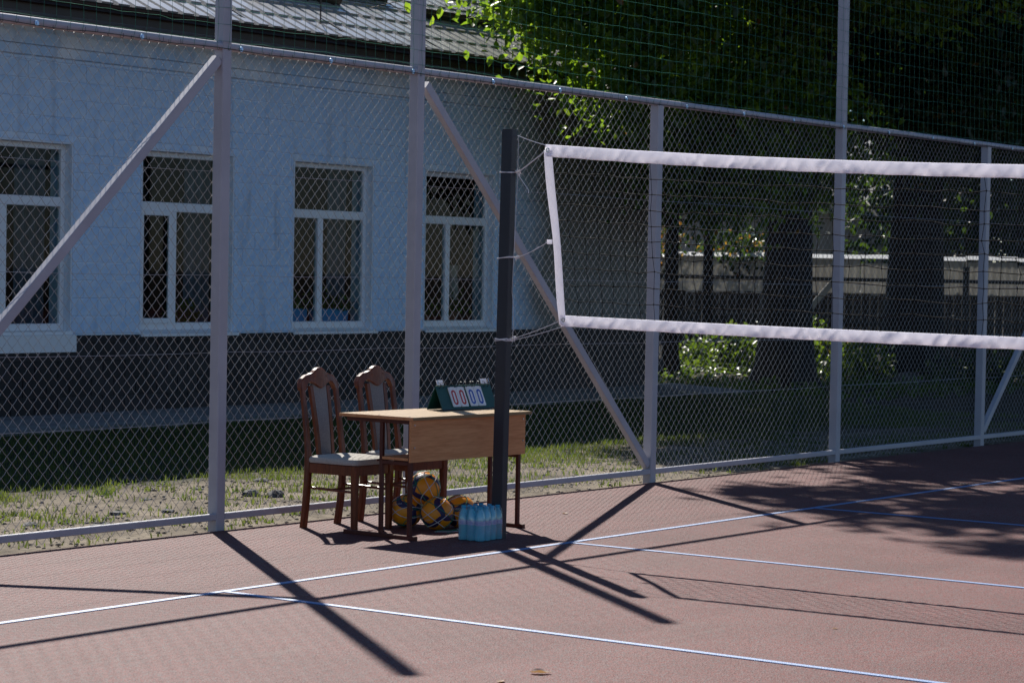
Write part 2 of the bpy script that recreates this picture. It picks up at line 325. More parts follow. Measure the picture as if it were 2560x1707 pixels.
M_glass = glass_mat('window_glass', (0.72, 0.80, 0.80), 0.02, 1.5, 0.5)
M_bark = mat('dark_bark', (0.008, 0.007, 0.006), 0.95, (0.022, 0.019, 0.015), 7, bump=1.0, bscale=16, stretch=(1, 1, 0.22))
M_leafA = leaf_mat('linden_leaf', (0.011, 0.026, 0.009), (0.022, 0.044, 0.011), (0.26, 0.50, 0.02), (0.50, 0.70, 0.05), 0.42)
M_leafB = leaf_mat('dark_leaf', (0.007, 0.015, 0.008), (0.013, 0.025, 0.009), (0.08, 0.18, 0.015), (0.20, 0.32, 0.03), 0.24)
M_leafC = leaf_mat('shrub_leaf', (0.014, 0.034, 0.010), (0.030, 0.060, 0.014), (0.16, 0.30, 0.02), (0.34, 0.46, 0.04), 0.30)
M_leafY = leaf_mat('yellowing_leaf', (0.10, 0.07, 0.02), (0.16, 0.06, 0.02), (0.45, 0.30, 0.03), (0.45, 0.16, 0.04), 0.45)
M_grass = leaf_mat('grass_blade', (0.013, 0.030, 0.006), (0.030, 0.055, 0.011), (0.17, 0.27, 0.03), (0.36, 0.40, 0.09), 0.34, 0.6)
M_stone = mat('grey_stone', (0.05, 0.05, 0.05), 0.85, (0.14, 0.135, 0.13), 9, bump=0.6, bscale=30)
M_grav = mat('soil_gravel', (0.15, 0.125, 0.095), 0.9, (0.26, 0.22, 0.175), 25)
M_dryleaf = mat('dry_tan_leaf', (0.42, 0.27, 0.18), 0.7, (0.62, 0.50, 0.40), 30, trans=(0.5, 0.28, 0.1), tmix=0.3)
M_bgwall = mat('weathered_slate_sheet', (0.52, 0.51, 0.49), 0.8, (0.70, 0.69, 0.67), 2.2, bump=0.3, bscale=20, trans=(0.62, 0.60, 0.56), tmix=0.35)
M_house = mat('beige_house_plaster', (0.40, 0.35, 0.30), 0.85, (0.48, 0.43, 0.37), 2)
M_iron = mat('dark_iron', (0.022, 0.024, 0.026), 0.5)
M_oldwood = mat('old_dark_boards', (0.035, 0.030, 0.025), 0.9, (0.075, 0.062, 0.050), 6, stretch=(1, 1, 0.15)); M_topstrip = mat('pale_top_strip', (0.62, 0.63, 0.65), 0.45, spec=0.8)
M_plank = mat('pale_weathered_plank', (0.38, 0.36, 0.33), 0.8, (0.50, 0.48, 0.45), 14, stretch=(1, 1, 0.1))

# ------------------------------------------------------------------ the setting: ground, court, pavement
def sstep(a, b, x):
    t = np.clip((x - a) / (b - a), 0, 1); return t * t * (3 - 2 * t)
def gz(x, y):
    x = np.asarray(x, float); y = np.asarray(y, float)
    p = np.interp(y, [1.0, 1.85, 2.4, 5.0, 7.9, 9.1, 30], [-0.06, -0.02, -0.02, -0.05, 0.085, 0.14, 0.14])
    f = 1 - sstep(17.5, 21.5, x); p = p * f + (-0.02) * (1 - f)
    n = 0.010 * np.sin(x * 5.3 + 1.7 * np.sin(y * 3.1)) * np.sin(y * 4.7 + 1.3 * np.sin(x * 2.3)) + 0.006 * np.sin(x * 13.1 + y * 7.7)
    return p + np.where(y > 1.95, n, 0)
def ground_mat():
    m = bpy.data.materials.new('soil_and_turf'); m.use_nodes = True; N = m.node_tree.nodes; L = m.node_tree.links; b = N['Principled BSDF']
    tc = N.new('ShaderNodeTexCoord'); sx = N.new('ShaderNodeSeparateXYZ'); L.new(tc.outputs['Object'], sx.inputs[0])
    n = N.new('ShaderNodeTexNoise'); n.inputs['Scale'].default_value = 2.2; n.inputs['Detail'].default_value = 10; n.inputs['Roughness'].default_value = 0.7; L.new(tc.outputs['Object'], n.inputs['Vector'])
    rp = N.new('ShaderNodeValToRGB'); rp.color_ramp.elements[0].position = 0.36; rp.color_ramp.elements[1].position = 0.62
    rp.color_ramp.elements[0].color = (0.080, 0.064, 0.046, 1); rp.color_ramp.elements[1].color = (0.23, 0.19, 0.142, 1); L.new(n.outputs['Fac'], rp.inputs[0])
    n2 = N.new('ShaderNodeTexNoise'); n2.inputs['Scale'].default_value = 1.1; n2.inputs['Detail'].default_value = 6; L.new(tc.outputs['Object'], n2.inputs['Vector'])
    a = N.new('ShaderNodeMath'); a.operation = 'MULTIPLY_ADD'; a.inputs[1].default_value = 1.6; L.new(n2.outputs['Fac'], a.inputs[0]); L.new(sx.outputs[1], a.inputs[2])
    mr = N.new('ShaderNodeMapRange'); mr.inputs[1].default_value = 5.2; mr.inputs[2].default_value = 6.0; L.new(a.outputs[0], mr.inputs[0])
    g = N.new('ShaderNodeValToRGB'); g.color_ramp.elements[0].color = (0.014, 0.021, 0.007, 1); g.color_ramp.elements[1].color = (0.036, 0.036, 0.016, 1); L.new(n.outputs['Fac'], g.inputs[0])
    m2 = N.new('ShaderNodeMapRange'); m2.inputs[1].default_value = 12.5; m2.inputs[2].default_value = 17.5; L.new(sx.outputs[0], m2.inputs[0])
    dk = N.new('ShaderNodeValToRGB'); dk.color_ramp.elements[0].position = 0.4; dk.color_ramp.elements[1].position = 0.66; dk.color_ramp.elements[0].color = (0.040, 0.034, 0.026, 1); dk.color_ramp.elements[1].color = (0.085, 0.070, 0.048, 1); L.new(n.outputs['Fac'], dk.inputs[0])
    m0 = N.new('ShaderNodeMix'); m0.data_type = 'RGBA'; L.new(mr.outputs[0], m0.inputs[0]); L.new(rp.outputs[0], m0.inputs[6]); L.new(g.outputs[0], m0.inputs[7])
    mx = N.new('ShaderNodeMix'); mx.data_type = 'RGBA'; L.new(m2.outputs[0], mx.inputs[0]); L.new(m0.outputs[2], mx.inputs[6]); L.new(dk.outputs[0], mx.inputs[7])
    L.new(mx.outputs[2], b.inputs['Base Color']); b.inputs['Roughness'].default_value = 0.95; b.inputs['Specular IOR Level'].default_value = 0.25
    n3 = N.new('ShaderNodeTexNoise'); n3.inputs['Scale'].default_value = 26; n3.inputs['Detail'].default_value = 6; L.new(tc.outputs['Object'], n3.inputs['Vector'])
    bp = N.new('ShaderNodeBump'); bp.inputs['Strength'].default_value = 0.9; bp.inputs['Distance'].default_value = 0.03; L.new(n3.outputs['Fac'], bp.inputs['Height']); L.new(bp.outputs[0], b.inputs['Normal'])
    return m
M_soil = ground_mat()
xs = np.concatenate([[-900, -250, -60, -20], np.arange(-6, 40.01, 0.16), [60, 120, 300, 900]])
ys = np.concatenate([[-900, -250, -60, -30, -5, 0, 1.5], np.arange(1.8, 20.01, 0.16), [24, 30, 45, 80, 200, 500, 900]])
XX, YY = np.meshgrid(xs, ys, indexing='ij'); ZZ = gz(XX, YY)
idx = np.arange(XX.size).reshape(XX.shape)
F = np.stack([idx[:-1, :-1], idx[1:, :-1], idx[1:, 1:], idx[:-1, 1:]], -1).reshape(-1, 4)
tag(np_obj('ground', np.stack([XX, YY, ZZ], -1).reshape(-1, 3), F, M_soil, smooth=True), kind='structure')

court = MB().box((-30, -40, -0.05), (60, 1.905, 0.0)).build('court', M_court); tag(court, kind='structure')
def line_strip(x0, y0, x1, y1, name='court_line', z=0.004):
    MB().box((x0, y0, 0.0005), (x1, y1, z)).build(name, M_paint, court)
line_strip(-6.0, -0.020, 12.0, 0.020)
for X in (0.0, 3.0, 6.0): line_strip(X - 0.020, -9.0, X + 0.020, -0.0205)
line_strip(-6.0, -9.0, -5.95, -0.0255); line_strip(11.95, -9.0, 12.0, -0.0255)

pv = MB()
pv.prism([(7.92, -0.2), (7.92, 0.115), (9.15, 0.165), (9.15, -0.2)], 0, -8.0, 18.6)
tag(pv.build('pavement', M_concrete), kind='structure')

# ------------------------------------------------------------------ school building
BY = 9.10
bld = thing('school_building', (11.0, BY, 0.14), 'long white school building with dark tiled plinth and grey metal tile roof', 'building')
X0b, X1b = -6.0, 18.04
WIN = [(6.13, 7.50), (8.43, 9.80), (10.74, 12.11), (13.05, 14.42)]
ZS, ZT = 0.935, 2.81
mb = MB()
edges = [X0b] + [e for w in WIN for e in w] + [X1b]
for i in range(0, len(edges), 2): mb.box((edges[i], BY + 0.006, 0.0), (edges[i + 1], BY + 0.32, 4.05))
for a, b_ in WIN:
    mb.box((a, BY + 0.006, 0.0), (b_, BY + 0.32, ZS - 0.002)); mb.box((a, BY + 0.006, ZT + 0.002), (b_, BY + 0.32, 4.05))
mb.box((X1b - 0.3, BY + 0.32, 0.0), (X1b, BY + 9.0, 4.05)); mb.box((X0b, BY + 0.32, 0.0), (X0b + 0.3, BY + 9.0, 4.05)); mb.box((X0b + 0.3, BY + 8.7, 0.0), (X1b - 0.3, BY + 9.0, 4.05))
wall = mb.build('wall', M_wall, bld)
# painted blocks, each its own piece
blkmesh = {}
blocks = []; course_h = 0.1755; zc = 0.936; row = 0
while zc < 3.60:
    z1 = min(zc + course_h, 3.615)
    x = 5.0 - (0.19 if row % 2 else 0.0)
    while x < X1b:
        a = max(x, 5.0); b_ = min(x + 0.38, X1b); x += 0.38
        segs = [(a, b_)]
        if z1 > ZS + 0.01 and zc < ZT - 0.01:
            for wa, wb in WIN:
                ns = []
                for s0, s1 in segs:
                    if s1 <= wa or s0 >= wb: ns.append((s0, s1))
                    else:
                        if s0 < wa: ns.append((s0, wa))
                        if s1 > wb: ns.append((wb, s1))
                segs = ns
        for s0, s1 in segs:
            if s1 - s0 > 0.03: blocks.append((s0, s1, zc, z1))
    zc += course_h; row += 1
blocks.sort(key=lambda q: q[0])
rest = MB()
def block_mb(w, h):
    g = 0.0035; c = 0.005; m = MB()
    m.add([(g, 0, g), (w - g, 0, g), (w - g, 0, h - g), (g, 0, h - g), (g + c, -0.009, g + c), (w - g - c, -0.009, g + c), (w - g - c, -0.009, h - g - c), (g + c, -0.009, h - g - c)],
          [(4, 5, 6, 7), (0, 1, 5, 4), (1, 2, 6, 5), (2, 3, 7, 6), (3, 0, 4, 7)]); return m
nb = 0
brnd = random.Random(5)
for s0, s1, z0, z1 in blocks:
    dy = brnd.uniform(-0.002, 0.0015)
    if nb < 300 and s1 > 6.2:
        key = (round(s1 - s0, 3), round(z1 - z0, 3))
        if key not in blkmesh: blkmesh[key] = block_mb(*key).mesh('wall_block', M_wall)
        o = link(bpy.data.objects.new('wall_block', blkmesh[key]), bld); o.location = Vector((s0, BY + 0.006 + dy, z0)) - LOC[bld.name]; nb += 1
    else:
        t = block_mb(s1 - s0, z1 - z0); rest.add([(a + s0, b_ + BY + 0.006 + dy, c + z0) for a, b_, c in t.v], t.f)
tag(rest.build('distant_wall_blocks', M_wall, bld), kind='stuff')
# cornice under the eaves
mb = MB().box((X0b, BY - 0.035, 3.617), (X1b + 0.035, BY + 0.005, 3.712)); mb.build('cornice', M_wall, bld)
mb = MB().box((X0b, BY - 0.075, 3.714), (X1b + 0.075, BY + 0.005, 3.828)); mb.build('cornice', M_wall, bld)
mb = MB().box((X0b, BY - 0.030, 3.830), (X1b + 0.03, BY + 0.005, 4.02)); mb.build('frieze', M_wall, bld)
# plinth: cap band, grout bed and tiles
MB().box((X0b, BY - 0.028, 0.05), (X1b + 0.028, BY + 0.005, 0.86)).build('plinth_bed', M_grout, bld)
mb = MB()
capx = [X0b] + [e for w in WIN for e in (w[0], w[1] + 0.02)] + [X1b + 0.05]
mb.box((X0b, BY - 0.055, 0.862), (X1b + 0.055, BY + 0.004, 0.925)); mb.build('plinth_cap', M_tile, bld)
tm = {}
TW, TH = 0.30, 0.172
for r_ in range(4):
    x = 4.6 + (0.0 if r_ % 2 == 0 else 0.15)
    z0 = 0.155 + r_ * (TH + 0.005)
    while x < X1b - 0.02:
        w = TW - 0.006; which = brnd.random() < 0.42
        if which not in tm:
            m = MB(); c = 0.003
            m.add([(0, 0, 0), (w, 0, 0), (w, 0, TH), (0, 0, TH), (c, -0.012, c), (w - c, -0.012, c), (w - c, -0.012, TH - c), (c, -0.012, TH - c)], [(4, 5, 6, 7), (0, 1, 5, 4), (1, 2, 6, 5), (2, 3, 7, 6), (3, 0, 4, 7)])
            tm[which] = m.mesh('plinth_tile', M_tile2 if which else M_tile)
        o = link(bpy.data.objects.new('plinth_tile', tm[which]), bld); o.location = Vector((x, BY - 0.0275, z0)) - LOC[bld.name]
        x += TW
# windows
for wi, (a, b_) in enumerate(WIN):
    dy = BY + 0.085
    wn = bpy.data.objects.new('window', None); link(wn, bld); wn.empty_display_size = 0.1
    rv = MB(); t = 0.02
    rv.box((b_ - t, BY - 0.002, ZS), (b_ + 0.0, dy + 0.09, ZT)); rv.box((a, BY - 0.002, ZS), (a + t, dy + 0.09, ZT)); rv.box((a + t, BY - 0.002, ZT - t), (b_ - t, dy + 0.09, ZT))
    rv.build('reveal', M_reveal, wn)
    fr = MB(); f0, f1 = dy, dy + 0.06; fw = 0.055; A, B_ = a + t, b_ - t; zb, zt = ZS + 0.03, ZT - t
    ztr = 2.18; xm = A + 0.50
    fr.cbox((A, f0, zb), (A + fw, f1, zt), 0.006); fr.cbox((B_ - fw, f0, zb), (B_, f1, zt), 0.006)
    fr.cbox((A + fw, f0, zb), (B_ - fw, f1, zb + fw + 0.02), 0.006, 0); fr.cbox((A + fw, f0, zt - fw), (B_ - fw, f1, zt), 0.006, 0)
    fr.cbox((A + fw, f0, ztr), (B_ - fw, f1, ztr + 0.095), 0.006, 0); fr.cbox((xm, f0, zb + fw + 0.02), (xm + 0.085, f1, ztr), 0.006)
    fr.build('frame', M_frame, wn)
    # opening sash on the narrow side
    sa = MB(); s0 = f0 - 0.016; x0, x1, q0, q1 = A + fw - 0.01, xm + 0.012, zb + fw + 0.012, ztr + 0.01; sw = 0.055
    sa.cbox((x0, s0, q0), (x0 + sw, f0 - 0.001, q1), 0.005); sa.cbox((x1 - sw, s0, q0), (x1, f0 - 0.001, q1), 0.005); sa.cbox((x0 + sw, s0, q0), (x1 - sw, f0 - 0.001, q0 + sw), 0.005, 0); sa.cbox((x0 + sw, s0, q1 - sw), (x1 - sw, f0 - 0.001, q1), 0.005, 0)
    if wi in (1,): sa.build('sash', M_frame, wn)
    yg = dy + 0.03
    for (p0, p1, p2, p3) in ((A + fw, B_ - fw, ztr + 0.095, zt - fw), (A + fw, xm, zb + fw + 0.02, ztr), (xm + 0.085, B_ - fw, zb + fw + 0.02, ztr)):
        MB().box((p0 - 0.004, yg, p2 - 0.004), (p1 + 0.004, yg + 0.006, p3 + 0.004)).build('pane', M_glass, wn)
    sl = MB()
    if wi == 0: sl.box((a - 0.02, BY - 0.058, 0.765), (b_ + 0.02, BY + 0.004, 0.93)); sl.box((a, BY - 0.02, 0.932), (b_, dy, ZS + 0.03))
    else: sl.prism([(BY - 0.075, 0.905), (BY - 0.075, 0.932), (dy + 0.001, ZS + 0.034), (dy + 0.001, 0.905)], 0, a - 0.03, b_ + 0.03)
    sl.build('sill', M_frame, wn)
# rooms behind the windows
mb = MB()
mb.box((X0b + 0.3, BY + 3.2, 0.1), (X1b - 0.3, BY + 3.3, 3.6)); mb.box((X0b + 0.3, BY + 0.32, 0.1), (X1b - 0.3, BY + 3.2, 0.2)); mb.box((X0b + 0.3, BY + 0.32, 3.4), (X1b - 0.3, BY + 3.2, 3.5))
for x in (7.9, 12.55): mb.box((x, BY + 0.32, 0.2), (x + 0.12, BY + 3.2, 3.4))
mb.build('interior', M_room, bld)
# roof: eave line, metal tiles, gutter
SL = R(29.0); EY, EZ = 8.47, 4.115; cs, sn = math.cos(SL), math.sin(SL); TWd, TL = 0.22, 0.37
def tile_mb(w, l):
    m = MB(); prof = [(0.0, -0.018), (w * 0.005, -0.018), (w * 0.03, 0.024), (w * 0.68, 0.024), (w * 0.71, -0.018), (w, -0.018)]
    top = [(x, 0.0, h + 0.026) for x, h in prof] + [(x, l * 0.12, h + 0.025) for x, h in prof] + [(x, l + 0.02, h + 0.002) for x, h in prof]
    bot = [(x, 0.006, h * 0.9 - 0.004) for x, h in prof]
    n = len(prof); fs = []
    for i in range(n - 1): fs += [(i, i + 1, n + i + 1, n + i), (n + i, n + i + 1, 2 * n + i + 1, 2 * n + i), (3 * n + i, 3 * n + i + 1, i + 1, i)]
    def rot(p): return (p[0], p[1] * cs - p[2] * sn, p[1] * sn + p[2] * cs)
    m.add([rot(p) for p in top + bot], fs); return m
roof = MB()
run = 5.2 / cs
p0 = (EY, EZ - 0.04); p1 = (EY + 5.2, EZ - 0.04 + 5.2 * math.tan(SL))
roof.prism([(EY, EZ - 0.10), (EY, EZ - 0.045), (EY + 5.2, EZ - 0.045 + 5.2 * math.tan(SL)), (EY + 10.4, EZ - 0.045), (EY + 10.4, EZ - 0.10)], 0, X0b - 0.4, X1b + 0.4)
roof_o = roof.build('roof', M_gutter, bld)
tmesh = tile_mb(TWd, TL).mesh('roof_tile', M_roof, smooth=False); nt_ = 0; restt = MB()
tl = tile_mb(TWd, TL)
for r_ in range(16):
    for k in range(-52, 62):
        x = 5.0 + k * TWd
        if x > X1b + 0.2 or x < X0b - 0.3: continue
        yy_ = EY - 0.03 + r_ * TL * cs; zz_ = EZ - 0.038 + r_ * TL * sn - 0.0
        if r_ < 5 and k >= 2 and nt_ < 300:
            o = link(bpy.data.objects.new('roof_tile', tmesh), roof_o); o.location = Vector((x, yy_, zz_)) - LOC[bld.name]; nt_ += 1
        else: restt.add([(a + x, b_ + yy_, c + zz_) for a, b_, c in tl.v], tl.f)
tag(restt.build('distant_roof_tiles', M_roof, roof_o), kind='stuff')
gt = MB(); gp = []
for i in range(9):
    w = math.pi + math.pi * i / 8; gp.append((EY - 0.075 + 0.062 * math.cos(w), EZ - 0.035 + 0.062 * math.sin(w)))
gt.prism(gp + [(q[0] * 1.0, q[1] + 0.004) for q in reversed(gp)], 0, X0b - 0.4, X1b + 0.4)
gt.tube([(X0b - 0.4, EY - 0.137, EZ - 0.032), (X1b + 0.4, EY - 0.137, EZ - 0.032)], 0.007, 6)
gt.build('gutter', M_gutter, bld)
MB().box((X0b - 0.4, EY + 0.0, EZ - 0.175), (X1b + 0.4, EY + 0.022, EZ - 0.102)).build('fascia', M_gutter, bld)
MB().box((X0b - 0.4, EY + 0.023, EZ - 0.165), (X1b + 0.4, BY + 0.02, EZ - 0.14)).build('soffit', M_gutter, bld)
# snow guards and their stays
def on_roof(x, d, h): return (x, EY + d * cs - h * sn, EZ + d * sn + h * cs)
for (x, d, l) in ((6.2, 0.74, 2.4), (10.25, 0.95, 1.45), (8.9, 1.30, 1.3), (11.3, 1.30, 1.6), (13.2, 0.98, 1.6)):
    m = MB(); a = on_roof(x, d, 0.0); b2 = on_roof(x, d, 0.13); c2 = on_roof(x, d + 0.14, 0.02)
    m.prism([(a[1], a[2]), (b2[1], b2[2]), (b2[1] + 0.008, b2[2] + 0.002), (a[1] + 0.01, a[2] + 0.01), (c2[1], c2[2]), (c2[1], c2[2] - 0.008)], 0, x, x + l)
    m.build('snow_guard', M_gutter, roof_o)
for x in (7.35, 9.15, 10.72, 12.3, 13.9):
    m = MB(); a = on_roof(x, 0.30, 0.0); m.tube([a, (a[0], a[1], a[2] + 0.62)], 0.009, 6)
    m.tube([(a[0], a[1], a[2] + 0.45), on_roof(x - 0.02, 1.0, 0.02)], 0.006, 5); m.tube([(a[0], a[1], a[2] + 0.06), on_roof(x + 0.16, 0.05, 0.02)], 0.006, 5)
    m.build('roof_rod', M_gutter, roof_o)
m = MB()
for h in (0.30, 0.60):
    a = on_roof(4.0, 0.30, 0); m.tube([(4.0, a[1], a[2] + h), (16.0, a[1], a[2] + h)], 0.005, 5)
m.build('roof_wire', M_gutter, roof_o)

# things standing or hanging inside the windows
def curtain(x0, x1, label, yb=BY + 0.36):
    n = 60; xs_ = np.linspace(x0, x1, n); P = []
    for z in (1.0, 2.0, 3.05): P.append(np.stack([xs_, yb + 0.035 * np.sin(xs_ * 48) * (0.7 + 0.3 * z / 3), np.full(n, z)], 1))
    V = np.concatenate(P); F_ = []
    for r_ in range(2):
        for i in range(n - 1): F_.append((r_ * n + i, r_ * n + i + 1, (r_ + 1) * n + i + 1, (r_ + 1) * n + i))
    tag(np_obj('curtain', V, F_, M_curtain, smooth=True), label, 'curtain', 'curtains hanging behind the school windows')
curtain(6.35, 6.75, 'blue grey curtain in the middle of the leftmost school window')
curtain(7.05, 7.46, 'grey curtain at the right edge of the leftmost school window')
curtain(9.42, 9.78, 'grey curtain behind the school window with the opening sash')
curtain(11.72, 12.06, 'grey curtain at the right side of the window with blue planters')

# leaf geometry -----------------------------------------------------
def leaves(P, size, rng, up=0.35, wid=0.62):
    n = len(P); P = np.asarray(P, float)
    d = rng.normal(size=(n, 3)); d[:, 2] -= 0.55; d /= np.linalg.norm(d, axis=1, keepdims=True)
    nr = rng.normal(size=(n, 3)); nr[:, 2] += up * 3; s = np.cross(d, nr); s /= np.linalg.norm(s, axis=1, keepdims=True) + 1e-9; nn = np.cross(s, d)
    L_ = (size * rng.uniform(0.7, 1.3, n))[:, None] if np.ndim(size) == 0 else (size * rng.uniform(0.8, 1.2, n))[:, None]
    w = L_ * wid * 0.5; fold = L_ * 0.10
    V = np.stack([P, P + d * L_ * 0.28 + s * w * 0.95 + nn * fold, P + d * L_ * 0.68 + s * w * 0.72 + nn * fold * 0.7, P + d * L_ - nn * fold * 0.5,
                  P + d * L_ * 0.68 - s * w * 0.72 + nn * fold * 0.7, P + d * L_ * 0.28 - s * w * 0.95 + nn * fold], 1).reshape(-1, 3)
    b0 = np.arange(n)[:, None] * 6
    F_ = np.concatenate([b0 + np.array([[0, 1, 2, 3]]), b0 + np.array([[0, 3, 4, 5]])])
    return V, F_
def potted(x, y, z, r, h, lr, n, label, pm, box=None, seed=1):
    t = thing('potted_plant', (x, y, z), label, 'plant')
    m = MB()
    if box: m.prism([(-box[0] / 2 * 0.92, 0), (box[0] / 2 * 0.92, 0), (box[0] / 2, h), (-box[0] / 2, h)], 1, -box[1] / 2, box[1] / 2)
    else: m.lathe([(r * 0.7, 0), (r, h), (r * 1.08, h), (r * 1.08, h * 0.85)], 0, 0, 14)
    m.build('pot', pm, t, local=True)
    rg = np.random.default_rng(seed); q = rg.normal(size=(n, 3)) * np.array([lr if not box else box[0] * 0.33, lr * 0.6, lr * 0.7]); q[:, 2] = np.abs(q[:, 2]) + h
    V, F_ = leaves(q, 0.06, rg); np_obj('foliage', V, F_, M_leafA, t, local=True)
    m = MB()
    for k in range(6): m.tube([(0, 0, h * 0.8), tuple(q[k])], 0.004, 4)
    m.build('stem', M_leafB, t, local=True)
MB_sill = MB()
IY = BY + 0.27
MB().box((X0b + 0.3, BY + 0.205, 0.90), (X1b - 0.3, BY + 0.52, 0.975)).build('inner_sill', M_frame, bld)
potted(11.05, IY + 0.04, 0.977, 0.1, 0.20, 0.13, 160, 'leafy plant in the left blue planter in the third school window', M_planter, (0.42, 0.16), 3)
potted(11.72, IY + 0.04, 0.977, 0.1, 0.20, 0.13, 160, 'leafy plant in the right blue planter in the third school window', M_planter, (0.50, 0.16), 4)
potted(13.95, IY + 0.04, 0.977, 0.10, 0.17, 0.14, 240, 'bushy plant in terracotta pot in the rightmost school window', M_terra, None, 5)
potted(13.45, IY + 0.04, 0.977, 0.07, 0.12, 0.14, 200, 'tall leafy plant at the left of the rightmost school window', M_terra, None, 6)
potted(6.75, IY + 0.02, 0.977, 0.07, 0.10, 0.12, 180, 'low dark plant on the sill of the leftmost school window', M_terra, None, 7)
potted(9.35, IY + 0.02, 0.977, 0.07, 0.10, 0.12, 180, 'dark plant behind the window with the opening sash', M_terra, None, 8)
v = thing('vase', (14.12, IY + 0.14, 0.977), 'tall pale pink vase behind the rightmost school window', 'vase')
MB().lathe([(0.05, 0), (0.085, 0.12), (0.08, 0.5), (0.06, 0.62), (0.085, 0.72)], 0, 0, 16).build('body', M_pvase, v, True, local=True)

# ------------------------------------------------------------------ trees
def in_building(P):
    x, y, z = P[:, 0], P[:, 1], P[:, 2]
    rz = EZ + (np.minimum(y, 2 * (EY + 5.2) - y) - EY) * math.tan(SL)
    return (x < X1b + 0.6) & (y > EY - 0.35) & (z < rz + 0.35)
def bent(a, b, k, rng, n=7):
    a = np.array(a, float); b = np.array(b, float); t = np.linspace(0, 1, n)[:, None]
    mid = rng.normal(size=3) * k * np.linalg.norm(b - a); mid[2] = abs(mid[2])
    return a + (b - a) * t + mid * (4 * t * (1 - t)) * 0.5
def tree(name, base, r0, fork, lobes, nclus, nleaf, lsize, lm, label, group, seed, sigma=0.5, yellow=0.0, nlimb=9, lean=(0, 0), zmin=2.75):
    rng = np.random.default_rng(seed); t = thing(name, base, label, 'tree', group)
    bx, by, bz = base; top = np.array([bx + lean[0], by + lean[1], fork])
    # trunk with a flared, fluted base
    m = MB(); n = 18; zs = [-0.15, 0.0, 0.15, 0.4, 0.9, 1.7, 2.8, fork * 0.7 + 0.6, fork]; pts = []
    base_i = 0
    for j, z in enumerate(zs):
        q = z / fork; cx, cy = bx + lean[0] * max(q, 0), by + lean[1] * max(q, 0); rr = r0 * (1.0 - 0.32 * max(q, 0)) * (1 + 0.55 * math.exp(-max(z, 0) / 0.28))
        for k in range(n):
            w = 2 * math.pi * k / n; f = 1 + 0.07 * math.sin(3 * w + seed) + 0.045 * math.sin(7 * w + z) + 0.10 * math.exp(-max(z, 0) / 0.4) * math.sin(5 * w + seed)
            m.v.append((cx + rr * f * math.cos(w), cy + rr * f * math.sin(w), bz + z))
    for j in range(len(zs) - 1):
        for k in range(n): m.f.append((j * n + k, j * n + (k + 1) % n, (j + 1) * n + (k + 1) % n, (j + 1) * n + k))
    trunk = m.build('trunk', M_bark, t, True)
    # cluster centres
    wts = np.array([l[2] for l in lobes], float); wts /= wts.sum(); cl = []
    while len(cl) < nclus:
        l = lobes[rng.choice(len(lobes), p=wts)]; d = rng.normal(size=3); d /= np.linalg.norm(d); q = rng.random() ** 0.42
        P = np.array(l[0]) + d * q * np.array(l[1])
        if P[2] < zmin: continue
        if in_building(P[None])[0]: continue
        if P[2] > 6.5:
            Q = P - (P[2] - 5.0) / 0.949 * np.array([0.62, 0.785, 0.949])
            if P[1] > 7.6 and 11.8 < Q[0] < 17.8 and 5.4 < Q[1] < 9.2: continue  # gap cut toward the sun so the left branches catch light
        cl.append(P)
    cl = np.array(cl)
    order = rng.permutation(len(cl))
    for k in range(nlimb):
        e = cl[order[k]]; path = bent(top - np.array([0, 0, rng.uniform(0, fork * 0.25)]), e, 0.12, rng, 8); rr = np.linspace(r0 * rng.uniform(0.3, 0.5), 0.03, 8)
        MB().tube([tuple(q) for q in path], list(rr), 8).build('branch', M_bark, t, True)
    tw = MB()
    for k in range(nlimb, min(len(cl), nlimb + 110)):
        e = cl[order[k]]; j = order[rng.integers(nlimb)]; s_ = top + (cl[j] - top) * rng.uniform(0.4, 0.9)
        path = bent(s_, e, 0.15, rng, 5); tw.tube([tuple(q) for q in path], [0.035, 0.028, 0.02, 0.013, 0.006], 5)
    tw.build('twigs', M_bark, t)
    per = nleaf // nclus
    sg = sigma * rng.uniform(0.55, 1.35, len(cl))
    P = np.repeat(cl, per, 0) + rng.normal(size=(len(cl) * per, 3)) * np.repeat(sg, per)[:, None] * np.array([1, 1, 0.62])
    P = P[~in_building(P)]; P = P[P[:, 2] > zmin - 0.55]
    V, F_ = leaves(P, np.where(P[:, 2] > 5.9, lsize * 1.9, lsize), rng)
    mi = (rng.random(len(P)) < yellow).astype(np.int32); mi = np.concatenate([mi, mi])
    np_obj('crown', V, F_, [lm, M_leafY], t, midx=mi)
    return t
TG = 'old trees beyond the fence'
tree('linden_tree', (21.3, 8.9, -0.03), 0.40, 4.6, [((19.5, 7.7, 11.2), (7.2, 3.5, 5.5), 1.0), ((23.8, 9.4, 8.6), (4.3, 3.5, 4.6), 0.45),
      ((15.9, 7.3, 5.1), (3.5, 0.8, 1.9), 0.40), ((13.9, 7.4, 5.0), (1.7, 0.6, 1.3), 0.24), ((17.5, 7.5, 3.5), (2.4, 0.9, 1.1), 0.36), ((18.0, 4.7, 6.5), (4.2, 3.3, 1.7), 1.0)], 820, 140000, 0.118, M_leafA,  # last lobe added above the view to block sky light on the wall
     'large linden with thick straight trunk, its sunlit branches hanging before the school roof', TG, 21, 0.31, 0.006, 14, zmin=2.35)
tree('linden_tree', (27.0, 9.7, -0.03), 0.54, 4.2, [((27.0, 9.5, 9.0), (7.5, 6.5, 6.0), 1.0), ((27.5, 7.2, 5.2), (5.5, 3.5, 2.2), 0.5)], 360, 80000, 0.14, M_leafB,
     'thickest tree trunk flaring at its base, right of the tall fence post', TG, 33, 0.6, 0.012)
